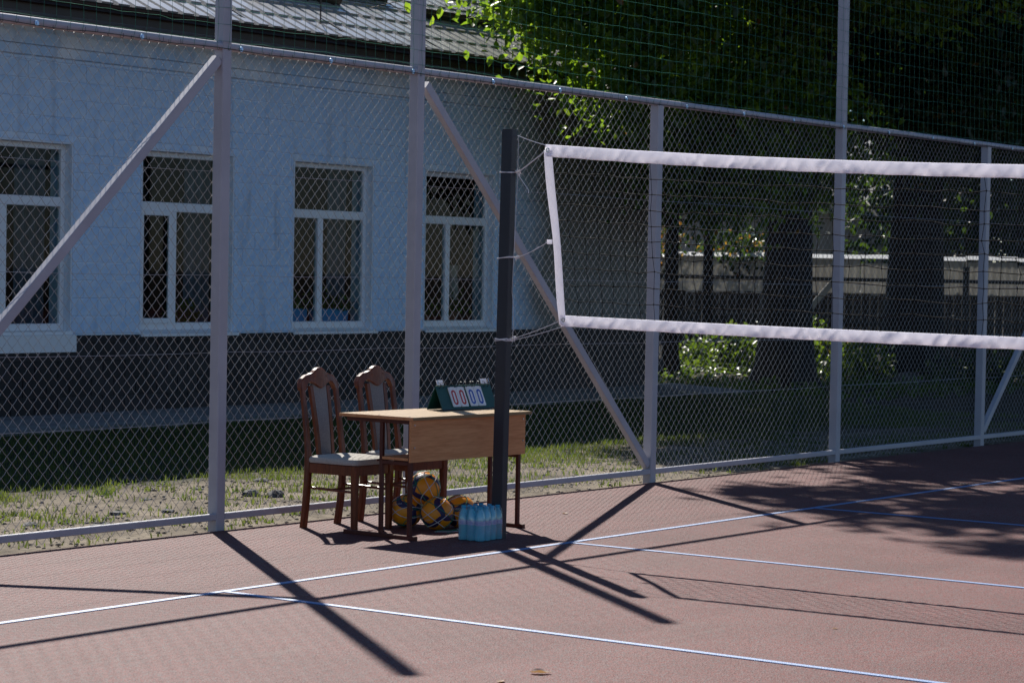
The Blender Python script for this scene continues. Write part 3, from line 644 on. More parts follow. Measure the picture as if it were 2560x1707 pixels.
tree('slim_tree', (27.4, 14.0, -0.03), 0.11, 3.2, [((26.2, 13.2, 5.0), (2.6, 2.0, 2.2), 1.0), ((25.4, 12.4, 3.7), (1.2, 1.0, 0.9), 0.4)], 110, 20000, 0.13, M_leafB,
     'slim tree with low hanging dark leaves before the slate fence', TG, 44, 0.42, 0.01, 6)
tree('slim_tree', (24.3, 12.8, -0.03), 0.14, 3.0, [((22.6, 11.8, 4.8), (3.0, 2.0, 1.9), 1.0)], 110, 20000, 0.13, M_leafB,
     'dark tree trunk close behind the end of the school building', TG, 45, 0.42, 0.01, 6)
def far_tree(base, c, rad, n, ls, label, seed, lm=M_leafB):
    return tree('background_tree', base, 0.2, 3.0, [(c, rad, 1.0)], 90, n, ls, lm, label, 'trees far behind the slate fence', seed, 0.75, 0.01, 5, zmin=1.3)
far_tree((44.0, 15.5, 0), (44.0, 15.5, 5.2), (4.5, 4.5, 4.5), 20000, 0.26, 'background tree behind the gap between the two big trunks', 72)
far_tree((45.0, 10.0, 0), (45.0, 10.0, 5.2), (4.5, 4.5, 4.6), 20000, 0.26, 'background tree behind the right part of the slate fence', 73)
far_tree((45.0, 4.0, 0), (45.0, 4.0, 5.4), (5.0, 5.0, 5.0), 20000, 0.26, 'rightmost background tree far behind the fence', 74)
far_tree((33.0, 5.5, 0), (33.0, 5.0, 6.3), (4.0, 3.5, 3.8), 14000, 0.2, 'background tree at the right edge behind the braced fence post', 75)

# ------------------------------------------------------------------ far background: slate fence, iron railing, house
def seg_pts(a, b, n): return [(a[0] + (b[0] - a[0]) * i / n, a[1] + (b[1] - a[1]) * i / n) for i in range(n + 1)]
A0, A1 = (27.6, 18.9), (36.4, 6.8)
ux, uy = (A1[0] - A0[0]), (A1[1] - A0[1]); LL = math.hypot(ux, uy); ux /= LL; uy /= LL; nx, ny = -uy, ux   # nx,ny points away from camera? fixed below
if nx * 0.8 + ny * 0.6 < 0: nx, ny = -nx, -ny
bf = thing('slate_fence', (32.0, 12.85, 0), 'weathered corrugated slate fence glimpsed between the tree trunks', 'fence')
sh_n = int(LL / 1.0); brnd = random.Random(9)
for i in range(sh_n):
    s0, s1 = i * 1.0 + 0.01, i * 1.0 + 0.99; top = 1.98 + brnd.uniform(-0.05, 0.06); m = MB(); n = 40
    for zz_ in (1.36, top):
        for k in range(n + 1):
            s_ = s0 + (s1 - s0) * k / n; d = 0.022 * math.sin(2 * math.pi * s_ / 0.13); m.v.append((A0[0] + ux * s_ + nx * d, A0[1] + uy * s_ + ny * d, zz_))
    for zz_ in (1.36, top):
        for k in range(n + 1):
            s_ = s0 + (s1 - s0) * k / n; d = 0.022 * math.sin(2 * math.pi * s_ / 0.13) + 0.008; m.v.append((A0[0] + ux * s_ + nx * d, A0[1] + uy * s_ + ny * d, zz_))
    q = n + 1
    for k in range(n): m.f += [(k, k + 1, q + k + 1, q + k), (2 * q + k + 1, 2 * q + k, 3 * q + k, 3 * q + k + 1), (q + k, q + k + 1, 3 * q + k + 1, 3 * q + k)]
    m.build('slate_sheet', M_bgwall, bf)
m = MB(); off = -0.06
m.bar((A0[0] + nx * off, A0[1] + ny * off, 1.62), (A1[0] + nx * off, A1[1] + ny * off, 1.62), 0.05, 0.07); m.build('fence_rail', M_iron, bf)
m = MB(); m.bar((A0[0] + nx * off, A0[1] + ny * off, 0.80), (A1[0] + nx * off, A1[1] + ny * off, 0.80), 0.05, 0.07); m.build('fence_rail', M_iron, bf)
for i in range(int(LL / 0.16)):
    s_ = i * 0.16; c0 = (A0[0] + ux * s_ + nx * 0.03, A0[1] + uy * s_ + ny * 0.03); c1 = (c0[0] + ux * 0.15, c0[1] + uy * 0.15); hb = 1.37 + brnd.uniform(-0.06, 0.04)
    MB().add([(c0[0], c0[1], 0), (c1[0], c1[1], 0), (c1[0] + nx * .02, c1[1] + ny * .02, 0), (c0[0] + nx * .02, c0[1] + ny * .02, 0), (c0[0], c0[1], hb), (c1[0], c1[1], hb), (c1[0] + nx * .02, c1[1] + ny * .02, hb), (c0[0] + nx * .02, c0[1] + ny * .02, hb)],
             [(0, 3, 2, 1), (4, 5, 6, 7), (0, 1, 5, 4), (1, 2, 6, 5), (2, 3, 7, 6), (3, 0, 4, 7)]).build('board', M_oldwood, bf)
for i in range(0, sh_n):
    s0, s1 = i * 1.0 + 0.005, i * 1.0 + 0.995; a = (A0[0] + ux * s0, A0[1] + uy * s0); b_ = (A0[0] + ux * s1, A0[1] + uy * s1); zz_ = 2.02 + brnd.uniform(-0.015, 0.02); m = MB()
    vs = [(q[0] + nx * d, q[1] + ny * d, z) for q in (a, b_) for d, z in ((-0.15, zz_), (0.0, zz_ + 0.075), (0.15, zz_), (0.0, zz_ + 0.065))]
    m.add(vs, [(0, 4, 5, 1), (1, 5, 6, 2), (2, 6, 7, 3), (3, 7, 4, 0), (0, 1, 2, 3), (7, 6, 5, 4)]); m.build('sun_edge_strip', M_topstrip, bf)  # added strip, tilted to catch sun as the sheets' bright top edge
for i in range(0, sh_n + 1, 3):
    px, py = A0[0] + ux * i - nx * 0.13, A0[1] + uy * i - ny * 0.13; MB().cbox((px - 0.05, py - 0.05, 0), (px + 0.05, py + 0.05, 1.9), 0.01).build('fence_post', M_iron, bf)
# iron railing in front of it
ir = thing('iron_railing', (30.0, 11.6, 0), 'low dark iron railing before the slate fence', 'railing')
B0, B1 = (A0[0] - nx * 1.6, A0[1] - ny * 1.6), (A1[0] - nx * 1.6, A1[1] - ny * 1.6)
for z in (0.18, 0.95): m = MB(); m.bar((B0[0], B0[1], z), (B1[0], B1[1], z), 0.04, 0.04); m.build('rail', M_iron, ir)
nbar = int(LL / 0.14); bm_ = MB().box((-0.008, -0.008, 0.0), (0.008, 0.008, 1.05)).mesh('railing_bar', M_iron)
for i in range(nbar):
    o = link(bpy.data.objects.new('railing_bar', bm_), ir); o.location = Vector((B0[0] + ux * i * 0.14, B0[1] + uy * i * 0.14, 0.02)) - LOC[ir.name]
# leaning plank
pk = MB(); pk.bar((27.55, 12.2, 0.9), (28.15, 11.75, 1.72), 0.10, 0.03, up=(0.8, 0.6, 0)); tag(pk.build('leaning_plank', M_plank), 'pale weathered plank leaning beside the big linden trunk', 'plank')
# house behind
hs = thing('background_house', (44.5, 24.5, 0), 'beige house with barred window seen between leaves', 'house')
vx, vy = 0.8067, 0.59; rx, ry = 0.59, -0.8067
def hp(r_, d, z): return (43.2 + rx * r_ + vx * d, 22.8 + ry * r_ + vy * d, z)
m = MB(); z0, z1 = 0, 3.6; wz0, wz1 = 1.6, 2.72; wr0, wr1 = -0.36, 0.62
def hquad(m, r0, r1, d, za, zb, th=0.2):
    vs = [hp(r0, d, za), hp(r1, d, za), hp(r1, d + th, za), hp(r0, d + th, za), hp(r0, d, zb), hp(r1, d, zb), hp(r1, d + th, zb), hp(r0, d + th, zb)]
    m.add(vs, [(0, 3, 2, 1), (4, 5, 6, 7), (0, 1, 5, 4), (1, 2, 6, 5), (2, 3, 7, 6), (3, 0, 4, 7)])
hquad(m, -4.5, wr0, 0, z0, z1); hquad(m, wr1, 6.5, 0, z0, z1); hquad(m, wr0, wr1, 0, z0, wz0); hquad(m, wr0, wr1, 0, wz1, z1); hquad(m, -4.5, -4.3, 0.2, z0, z1, 6); hquad(m, 6.3, 6.5, 0.2, z0, z1, 6)
m.build('wall', M_house, hs)
wo = bpy.data.objects.new('window', None); link(wo, hs)
m = MB(); hquad(m, wr0, wr1, 0.12, wz0, wz1, 0.02); m.build('pane', M_glass, wo)
m = MB(); hquad(m, wr0, wr1, 0.6, wz0, wz1, 0.02); m.build('blind', M_room, wo)
m = MB()
for k in range(9): r_ = wr0 + (wr1 - wr0) * (k + 0.5) / 9; hquad(m, r_ - 0.01, r_ + 0.01, 0.03, wz0, wz1, 0.02)
m.build('grille', M_bgwall, wo)
m = MB(); hquad(m, wr0 - 0.08, wr1 + 0.08, -0.05, wz0 - 0.07, wz0, 0.1); hquad(m, wr0 - 0.08, wr1 + 0.08, -0.04, wz1, wz1 + 0.08, 0.1); m.build('trim', M_frame, wo)
m = MB(); rp = [hp(-5, -0.5, 3.55), hp(7, -0.5, 3.55), hp(7, 3, 5.4), hp(-5, 3, 5.4), hp(7, 6.5, 3.55), hp(-5, 6.5, 3.55)]
m.add(rp + [(a, b_, c - 0.12) for a, b_, c in rp], [(0, 1, 2, 3), (3, 2, 4, 5), (7, 6, 9, 8), (8, 9, 11, 10), (0, 6, 7, 1), (1, 7, 8, 2), (2, 8, 10, 4), (4, 10, 11, 5), (5, 11, 9, 3), (3, 9, 6, 0)]); m.build('roof', M_bgwall, hs)
# vine on the fence, undergrowth
rg = np.random.default_rng(5)
def foliage_thing(name, c, rad, n, ls, lm, label, cat, yellow=0.0, group=None, seed=1):
    rg_ = np.random.default_rng(seed); t = thing(name, (c[0], c[1], 0), label, cat, group)
    d = rg_.normal(size=(n, 3)); d /= np.linalg.norm(d, axis=1, keepdims=True); P = np.array(c) + d * (rg_.random((n, 1)) ** 0.45) * np.array(rad)
    P += 0.10 * np.sin(P[:, [1, 2, 0]] * 7.0); P = P[P[:, 2] > 0.0]
    V, F_ = leaves(P, ls, rg_); mi = (rg_.random(len(P)) < yellow).astype(np.int32); np_obj('foliage', V, F_, [lm, M_leafY], t, midx=np.concatenate([mi, mi]))
    m_ = MB()
    for k in range(10): m_.tube([(c[0] + rg_.normal() * 0.1, c[1] + rg_.normal() * 0.1, 0.0), tuple(P[rg_.integers(len(P))])], 0.012, 5)
    m_.build('stem', M_bark, t); return t
foliage_thing('creeper', (29.4, 16.9, 2.3), (0.9, 1.2, 0.75), 1500, 0.10, M_leafB, 'reddish yellow creeper spilling over the slate fence left of the slim tree', 'plant', 0.35, None, 2)
foliage_thing('creeper', (30.6, 15.2, 2.15), (0.8, 1.0, 0.45), 1000, 0.10, M_leafB, 'green creeper on the slate fence right of the slim tree', 'plant', 0.12, None, 3)
foliage_thing('shrub', (26.8, 13.0, 0.25), (0.9, 1.3, 0.55), 1500, 0.11, M_leafC, 'sunlit green shrub left of the slim tree trunk', 'shrub', 0.0, 'undergrowth shrubs', 6)
foliage_thing('shrub', (27.2, 11.9, 0.28), (1.0, 1.0, 0.6), 1700, 0.11, M_leafC, 'bright green shrub between slim tree and linden trunk', 'shrub', 0.02, 'undergrowth shrubs', 7)
foliage_thing('shrub', (25.6, 9.9, 0.15), (0.8, 0.6, 0.5), 1100, 0.10, M_leafC, 'low green shrub between the two big trunks', 'shrub', 0.0, 'undergrowth shrubs', 8)
foliage_thing('shrub', (26.0, 7.9, 0.1), (1.4, 0.9, 0.45), 1500, 0.10, M_leafB, 'dark low shrub in front of the thickest trunk', 'shrub', 0.0, 'undergrowth shrubs', 9)
foliage_thing('shrub', (34.3, 10.2, 0.9), (0.7, 0.7, 0.8), 1000, 0.12, M_leafC, 'green shrub before the right end of the slate fence', 'shrub', 0.0, 'undergrowth shrubs', 10)
# ground cover, one mass
n = 9000; gx = rg.uniform(18.5, 32, n); gy = rg.uniform(6.5, 15.5, n); keep = (gy > 6.0 + 0.25 * np.sin(gx * 2.0) * 2) & (rg.random(n) < 0.3 + 0.7 * (np.sin(gx * 1.3 + gy) * np.sin(gy * 1.7) > -0.2))
P = np.stack([gx, gy, gz(gx, gy) + np.abs(rg.normal(size=n)) * 0.07 + 0.02], 1)[keep]
V, F_ = leaves(P, 0.10, rg, up=1.2); tag(np_obj('ground_cover', V, F_, M_leafC), 'leafy green ground cover under the trees', 'ground cover', kind='stuff')
# pale boulders and a log by the trunks
def stone_mesh(seed, sx=1.0, sy=1.0, sz=0.7):
    rg_ = random.Random(seed); m_ = MB(); n1, n2 = 9, 6
    for j in range(n2 + 1):
        th = math.pi * j / n2
        for k in range(n1):
            w = 2 * math.pi * k / n1; rr = 1 + rg_.uniform(-0.16, 0.16); m_.v.append((sx * rr * math.sin(th) * math.cos(w), sy * rr * math.sin(th) * math.sin(w), sz * (rr * math.cos(th) * 0.5 + 0.35)))
    for j in range(n2):
        for k in range(n1): m_.f.append((j * n1 + k, (j + 1) * n1 + k, (j + 1) * n1 + (k + 1) % n1, j * n1 + (k + 1) % n1))
    return m_
def stone(x, y, r_, label, seed, cat='stone', group='loose stones', mt=None, sz=0.7):
    o = link(bpy.data.objects.new('stone', stone_mesh(seed, r_, r_ * 0.8, r_ * sz * 1.3).mesh('stone', mt or M_stone)))
    o.location = (x, y, float(gz(x, y)) - 0.15 * r_); o.rotation_euler = (0, 0, seed); tag(o, label, cat, group)
stone(30.2, 11.3, 0.34, 'pale boulder between the two big trunks by the railing', 101, mt=M_plank)
stone(29.0, 10.9, 0.16, 'small pale stone left of the boulder between the trunks', 102, mt=M_plank)
stone(25.2, 8.9, 0.30, 'mossy grey boulder in front of the thickest trunk', 103)
stone(31.8, 9.7, 0.22, 'pale stone right of the thickest trunk', 104, mt=M_plank)
lg = MB(); lg.tube([(31.6, 9.05, 0.28), (32.0, 8.75, 0.28)], 0.16, 12); tag(lg.build('log', M_plank, None, True), 'short pale log lying right of the thickest trunk', 'log')

# ------------------------------------------------------------------ soil strip: stones, gravel, weeds, lawn
for i, (x, y, r_, lb) in enumerate(((4.21, 4.21, 0.045, 'small dark stone just right of the leftmost fence post, in the soil'), (4.08, 3.56, 0.075, 'left of two dark stones lying close together on the soil'), (4.06, 3.30, 0.075, 'right of two dark stones lying close together on the soil'),
        (5.05, 4.34, 0.07, 'grey stone by the grass edge left of the chairs'), (1.62, 2.55, 0.10, 'dark flat stone by the bottom rail at the left edge'), (1.50, 3.05, 0.06, 'pale rounded stone left of the dark flat stone'),
        (2.45, 3.25, 0.06, 'dark flat stone in the middle of the left soil strip'), (2.66, 3.0, 0.05, 'pale flat stone near the leftmost fence post'), (3.35, 3.9, 0.05, 'flat brown stone left of the leftmost fence post'))):
    stone(x, y, r_, lb, 200 + i, group='stones in the soil strip', sz=0.5 if i != 1 and i != 2 else 0.8)
n = 3600; gx = rg.uniform(-0.5, 14, n); gy = 1.95 + (rg.random(n) ** 1.3) * 3.3; sz = np.abs(rg.normal(0.007, 0.006, n)) + 0.003
oct_ = np.array([[1, 0, 0], [0, 1, 0], [-1, 0, 0], [0, -1, 0], [0, 0, 0.7], [0, 0, -0.5]]); of = np.array([[0, 1, 4], [1, 2, 4], [2, 3, 4], [3, 0, 4], [1, 0, 5], [2, 1, 5], [3, 2, 5], [0, 3, 5]])
an = rg.uniform(0, 6.28, n); ca, sa_ = np.cos(an), np.sin(an)
V = oct_[None] * sz[:, None, None] * rg.uniform(0.6, 1.4, (n, 6, 1)); V = np.stack([V[..., 0] * ca[:, None] - V[..., 1] * sa_[:, None], V[..., 0] * sa_[:, None] + V[..., 1] * ca[:, None], V[..., 2]], -1)
V += np.stack([gx, gy, gz(gx, gy) + 0.002], 1)[:, None]
F_ = (np.arange(n)[:, None, None] * 6 + of[None]).reshape(-1, 3); tag(np_obj('gravel', V.reshape(-1, 3), F_, M_grav), 'small gravel scattered over the bare soil strip', 'gravel', kind='stuff')
def blades(name, gx, gy, h, w, label, lean=0.5):
    n = len(gx); an = rg.uniform(0, 6.28, n); dx, dy = np.cos(an), np.sin(an); z = gz(gx, gy) - 0.004
    hh = h * rg.uniform(0.5, 1.4, n); ww = w * rg.uniform(0.7, 1.3, n); ln = lean * rg.random(n); a2 = rg.uniform(0, 6.28, n)
    b0 = np.stack([gx, gy, z], 1); s_ = np.stack([dx, dy, 0 * dx], 1) * ww[:, None]; l_ = np.stack([np.cos(a2), np.sin(a2), 0 * a2], 1) * (ln * hh)[:, None]
    mid = b0 + l_ * 0.35 + np.array([0, 0, 1]) * (hh * 0.6)[:, None]; tip = b0 + l_ + np.array([0, 0, 1]) * (hh * np.sqrt(np.maximum(1 - 0.6 * ln ** 2, 0.2)))[:, None]
    V = np.stack([b0 - s_, b0 + s_, mid + s_ * 0.7, mid - s_ * 0.7, tip], 1).reshape(-1, 3); q = np.arange(n)[:, None] * 5
    Q = np.concatenate([q + np.array([[0, 1, 2]]), q + np.array([[0, 2, 3]]), q + np.array([[3, 2, 4]])])
    tag(np_obj(name, V, Q, M_grass), label, 'grass', kind='stuff')
n = 62000; gx = rg.uniform(2, 18.5, n); gy = rg.uniform(3.9, 8.0, n)
edge = 4.75 + 0.35 * np.sin(gx * 1.9) + 0.25 * np.sin(gx * 4.3 + 1) + rg.normal(size=n) * 0.18 - 0.5 * sstep(4.5, 7, gx); k = gy > edge
blades('lawn_grass', gx[k], gy[k], 0.048, 0.0034, 'short green lawn grass before the school wall')
cx, cy = rg.uniform(-0.5, 13, 800), 1.98 + rg.random(800) ** 0.9 * 3.0; patch = 0.35 + 0.65 * (np.sin(cx * 1.4 + 0.6) * np.sin(cy * 1.9 + cx * 0.4) > -0.1)
rep = (rg.random(800) * 26 * patch).astype(int) + 2; gx = np.repeat(cx, rep) + rg.normal(size=rep.sum()) * 0.05; gy = np.maximum(np.repeat(cy, rep) + rg.normal(size=rep.sum()) * 0.05, 1.92)
blades('weeds', gx, gy, 0.045, 0.0055, 'sparse weeds sprouting from the bare soil by the fence', 0.9)
n = 22000; gx = rg.uniform(6, 17, n); gy = rg.uniform(2.3, 6.5, n); k = (np.sin(gx * 1.1 + 2) * np.sin(gy * 1.6 + gx * 0.5) + rg.normal(size=n) * 0.3) > 0.25
blades('shade_grass', gx[k], gy[k], 0.042, 0.0035, 'patchy grass in the dappled shade beyond the fence')

# ------------------------------------------------------------------ chain link fence
FX = [-1.03, 1.969, 3.869, 6.859, 9.868, 12.838, 15.84]; TALL = {1, 2, 4, 6}; PW = 0.077; PY0, PY1 = 1.911, 1.988
fence = thing('chain_link_fence', (6.86, 1.95, 0.0), 'grey steel chain link fence with braces along the court edge', 'fence')
leanx = [0, 0, 0.004, 0.012, 0.0, 0.014, 0]
for i, X in enumerate(FX):
    zt = 5.0 if i in TALL else 2.932
    m = MB().cbox((X, PY0, -0.05), (X + PW, PY1, zt), 0.005)
    m.v = [(x + leanx[i] * z / 3.0, y, z) for x, y, z in m.v]
    po = m.build('post', M_post, fence)
    if i in TALL: MB().box((X - 0.002 + leanx[i] * 5 / 3, PY0 - 0.002, 5.001), (X + PW + 0.002 + leanx[i] * 5 / 3, PY1 + 0.002, 5.008)).build('post_cap', M_post, po)
RZ, RY = 2.957, 1.941
for i in range(len(FX) - 1):
    a, b_ = FX[i] + (PW if i in TALL else PW / 2 + 0.001), FX[i + 1] + (0 if (i + 1) in TALL else PW / 2 - 0.001)
    a += leanx[i]; b_ += leanx[i + 1]
    MB().tube([(a, RY, RZ), (b_, RY, RZ)], 0.0275, 16).build('top_rail', M_post, fence, True)
    MB().cbox((FX[i] + PW + 0.0005, 1.9125, 0.063), (FX[i + 1] - 0.0005, 1.953, 0.104), 0.004, 0).build('bottom_rail', M_post, fence)
def brace(p, q): MB().bar(p, q, 0.05, 0.062, up=(0, 0, 1), c=0.004).build('brace', M_post, fence)
brace((1.955, 1.9475, 2.875), (-0.94, 1.9475, 0.135)); brace((3.99, 1.9475, 2.875), (6.85, 1.9475, 0.135)); brace((12.94, 1.9475, 0.14), (15.82, 1.9475, 2.88))
WD, HD = 0.0766, 0.0800; MY = 1.9965
def chain_panel(x0, x1, z0, z1, seed):
    nw = int((x1 - x0) / (WD / 2)); a = (x1 - x0) / nw; nh = int((z1 - z0) / (HD / 2)); h = (z1 - z0) / nh
    rg_ = np.random.default_rng(seed)
    ts = np.array([0.0, 0.10, 0.5, 0.90])
    t_all = (np.arange(nh)[:, None] + ts[None]).reshape(-1); t_all = np.append(t_all, nh)
    k = np.floor(np.minimum(t_all, nh - 1e-6)).astype(int); fr = t_all - k
    ez = np.interp(fr, [0, 0.10, 0.5, 0.90, 1], [0.0, 0.055, 0.5, 0.945, 1.0])
    W_ = np.arange(nw)[:, None]
    right = ((k[None] + W_) % 2 == 0)
    ex = np.interp(fr, [0, 0.10, 0.5, 0.90, 1], [-0.02, 0.085, 0.53, 0.915, 1.02])
    x = np.where(right, ex[None], 1 - ex[None]) * a + x0 + W_ * a
    y = MY + np.where(right, -1, 1) * 0.0032 * np.sin(math.pi * fr)[None]
    z = z0 + (k + ez)[None] * h + 0 * x
    wob = 0.004 * np.sin(x * 2.1 + z * 1.3 + seed) + 0.002 * np.sin(z * 5.1 + x * 3.3)
    x = x + 0.005 * np.sin(z * 2.6 + x * 1.7 + seed) + 0.002 * np.sin(z * 9.0 + x * 4.1)
    z = z + (0.006 * np.sin(x * 1.9 + seed) + 0.002 * np.sin(x * 11.0 + z * 3)) * np.minimum(1, (z1 - z) * 3)
    return tubes(np.stack([x, y + wob, z], -1), 0.00158, 3)
TWZ = (2.196, 1.562, 1.087, 0.662)
for i in range(len(FX) - 1):
    V, F_ = chain_panel(FX[i] + 0.04, FX[i + 1] + 0.04, 0.012, 2.935, i)
    np_obj('chain_link_mesh', V, F_, M_wire, fence)
    for z in TWZ:
        a, b_ = FX[i] + 0.03, FX[i + 1] + 0.05; pts = [(a + (b_ - a) * k / 8, 1.990, z + 0.004 * math.sin(i * 2 + k * 0.8)) for k in range(9)]
        MB().tube(pts, 0.0014, 5).build('tension_wire', M_wire, fence)

# green ball stop netting hung above the rail
gnet = thing('ball_stop_netting', (6.86, 1.90, 2.95), 'green square mesh netting stretched above the chain link fence', 'netting')
gxs = np.arange(-1.0, 15.9, 0.1); gzs = np.arange(2.99, 5.01, 0.1); rg = np.random.default_rng(3)
GX, GZ = np.meshgrid(gxs, gzs, indexing='ij'); GX = GX + rg.normal(size=GX.shape) * 0.0035 + 0.012 * np.sin(GZ * 2.1 + GX * 0.7); GZ = GZ + rg.normal(size=GZ.shape) * 0.0030 + 0.008 * np.sin(GX * 1.3 + GZ)
GY = 1.9035 - 0.004 * np.abs(np.sin(GX * 1.1)) + rg.normal(size=GX.shape) * 0.0015
NP = np.stack([GX, GY, GZ], -1)
hook = np.stack([NP[:, 0, 0] + rg.normal(size=len(gxs)) * 0.008, np.full(len(gxs), 1.9085), np.full(len(gxs), 2.935) + rg.normal(size=len(gxs)) * 0.006], -1)
mid_ = np.stack([NP[:, 0, 0], np.full(len(gxs), 1.9045), np.full(len(gxs), 2.962)], -1)
PV = np.concatenate([hook[:, None], mid_[:, None], NP], 1)
V1 = tubes(PV, 0.0013, 3); V2 = tubes(NP.transpose(1, 0, 2), 0.0014, 3)
V, F_ = join([V1, V2]); np_obj('twine_mesh', V, F_, M_gnet, gnet)
m = MB()
for k in range(len(gxs)):
    if rg.random() < 0.8:
        q = hook[k]; r_ = rg.uniform(0.008, 0.02); sg = rg.choice([-1, 1]); m.tube([tuple(q), (q[0] + sg * r_ * 0.6, 1.906, q[2] - r_ * 0.5), (q[0] + sg * r_ * 1.3, 1.905, q[2] + r_ * 0.1), (q[0] + sg * r_ * 1.2, 1.904, q[2] + r_ * 1.3)], 0.0014, 4)
m.build('twine_ends', M_gcord, gnet)
for i in range(len(FX) - 1):
    pts = []; a, b_ = FX[i], FX[i + 1]; n = int((b_ - a) / 0.05)
    for k in range(n + 1): x = a + (b_ - a) * k / n; pts.append((x, 1.9075, 2.943 + 0.004 * math.sin(x * 7.0) - 0.006 * abs(math.sin(x * 3.6))))
    MB().tube(pts, 0.0022, 5).build('edge_cord', M_gcord, gnet)
x = -0.4
while x < 15.5:
    w = MB(); w.disc((x, 1.9085, 2.949), (0, 1, 0), 0.016, 0.003, 14); w.disc((x, 1.906, 2.949), (0, 1, 0), 0.007, 0.006, 8); w.build('washer', M_washer, gnet); x += 0.86 + rg.uniform(-0.05, 0.05)

# ------------------------------------------------------------------ volleyball post and net
NXp = 2.93
pole = thing('volleyball_post', (2.897, 0.45, 0.0), 'dark navy square steel volleyball post beside the desk', 'post')
px0, px1, py0, py1 = 2.869, 2.925, 0.411, 0.490
dyt = -0.030
m = MB().cbox((px0, py0, 0), (px1, py1, 2.466), 0.004); m.v = [(x, y + dyt * z / 2.466, z) for x, y, z in m.v]; m.build('shaft', M_pole, pole)
m = MB().cbox((px0 + 0.002, py0 + dyt + 0.002, 2.4665), (px1 - 0.002, py1 + dyt - 0.002, 2.474), 0.004); m.build('cap', M_pole, pole)
def pyz(y, z): return y + dyt * z / 2.466
net = thing('volleyball_net', (NXp, -1.0, 1.3), 'black volleyball net with white bands tied to the navy post', 'net')
def zt_(y): return 2.200 + 0.18 * ((y + 4.5) / 4.66) ** 2
def zb_(y): return 1.315 + 0.05 * ((y + 4.5) / 4.66) ** 2
def band(ys_, zc0, hgt, name, seed, amp=0.006):
    """padded cloth band along y with wrinkles: closed pillow profile"""
    n = len(ys_); prof = 14; V = []
    rg_ = np.random.default_rng(seed); ph = rg_.uniform(0, 6.28, 6)
    def sm(len_):
        q = rg_.normal(size=int(10 / len_) + 4); return lambda y: float(np.interp(y + 9.2, np.arange(len(q)) * len_, q))
    f1, f2, f3, f4 = sm(0.035), sm(0.025), sm(0.05), sm(0.016)
    for y in ys_:
        for k in range(prof):
            w = 2 * math.pi * k / prof; u = math.cos(w); v_ = math.sin(w)
            wr = 0.6 * f1(y + 0.02 * u) * (1 + u) / 2 + 0.9 * f2(y - 0.03 * u) * (1 - u) / 2 + 0.5 * f3(y + 0.05 * u) * math.cos(2.4 * u) + 0.35 * f4(y + 0.03 * u)
            zz_ = zc0(y) - hgt / 2 + u * hgt / 2 * (1 + 0.03 * math.sin(y * 23 + ph[3]) * (u < 0))
            th = 0.0065 * (1.15 - u * 0.3) * (1 if v_ < 0 else 0.7)
            V.append((NXp + v_ * th + amp * wr * (1 - 0.75 * max(u, 0)) * 0.8, y, zz_))
    F__ = []
    for i in range(n - 1):
        for k in range(prof): F__.append((i * prof + k, i * prof + (k + 1) % prof, (i + 1) * prof + (k + 1) % prof, (i + 1) * prof + k))
    return np_obj(name, np.array(V), np.array(F__), M_band, net, smooth=True)
band(np.arange(0.172, -9.0, -0.008), zt_, 0.072, 'top_band', 1, 0.0085)
band(np.arange(0.040, -9.0, -0.008), lambda y: zb_(y), 0.066, 'bottom_band', 2, 0.0100)
sb = MB(); n = 40
for k in range(n + 1):
    t = k / n; z = 2.345 + (1.305 - 2.345) * t; yl = 0.186 + (0.046 - 0.186) * t + 0.006 * math.sin(t * 9); yr = 0.124 + (-0.004 - 0.124) * t + 0.004 * math.sin(t * 7 + 1)
    for j, (y, xo) in enumerate(((yl, 0.0), (yl * 0.7 + yr * 0.3, -0.008), (yr * 0.7 + yl * 0.3, -0.004 - 0.003 * math.sin(t * 14)), (yr, 0.0), (yr * 0.6 + yl * 0.4, 0.007))): sb.v.append((NXp + xo - 0.002, y, z))
for k in range(n):
    for j in range(5): sb.f.append((k * 5 + j, k * 5 + (j + 1) % 5, (k + 1) * 5 + (j + 1) % 5, (k + 1) * 5 + j))
sb.build('side_band', M_band, net, True)
rg = np.random.default_rng(17); cols = np.arange(0.03, -9.0, -0.1); nr = 10
pts = np.zeros((len(cols), nr + 1, 3))
for i, y in enumerate(cols):
    sh = 0.118 * math.exp(-(0.122 - y) / 0.9)
    for j in range(nr + 1):
        f = j / nr; yy_ = y - sh * f; z = (zt_(y) - 0.070) * (1 - f) + (zb_(yy_) - 0.002) * f
        jit = 0.007 if 0 < j < nr else 0.0
        pts[i, j] = (NXp + rg.normal() * 0.004 * (jit > 0) + 0.01 * math.sin(y * 1.7) * math.sin(math.pi * f), yy_ + rg.normal() * jit, z + rg.normal() * jit * 0.8)
lft = np.zeros((1, nr + 1, 3))
for j in range(nr + 1):
    t = j / nr; lft[0, j] = (NXp, 0.124 - 0.128 * t - 0.004, 2.30 + (1.37 - 2.30) * t)
rows = np.concatenate([lft, pts], 0).transpose(1, 0, 2)[1:-1]
V, F_ = join([tubes(pts, 0.0018, 4), tubes(rows, 0.0026, 4)]); np_obj('net_cords', V, F_, M_cord, net)
kn = MB()
for i in range(min(len(cols), 45)):
    for j in range(1, nr): q = pts[i, j]; kn.disc(q, (0, 0.3, 1), 0.0042, 0.007, 5)
tag(kn.build('cord_knots', M_cord, net), kind='stuff')
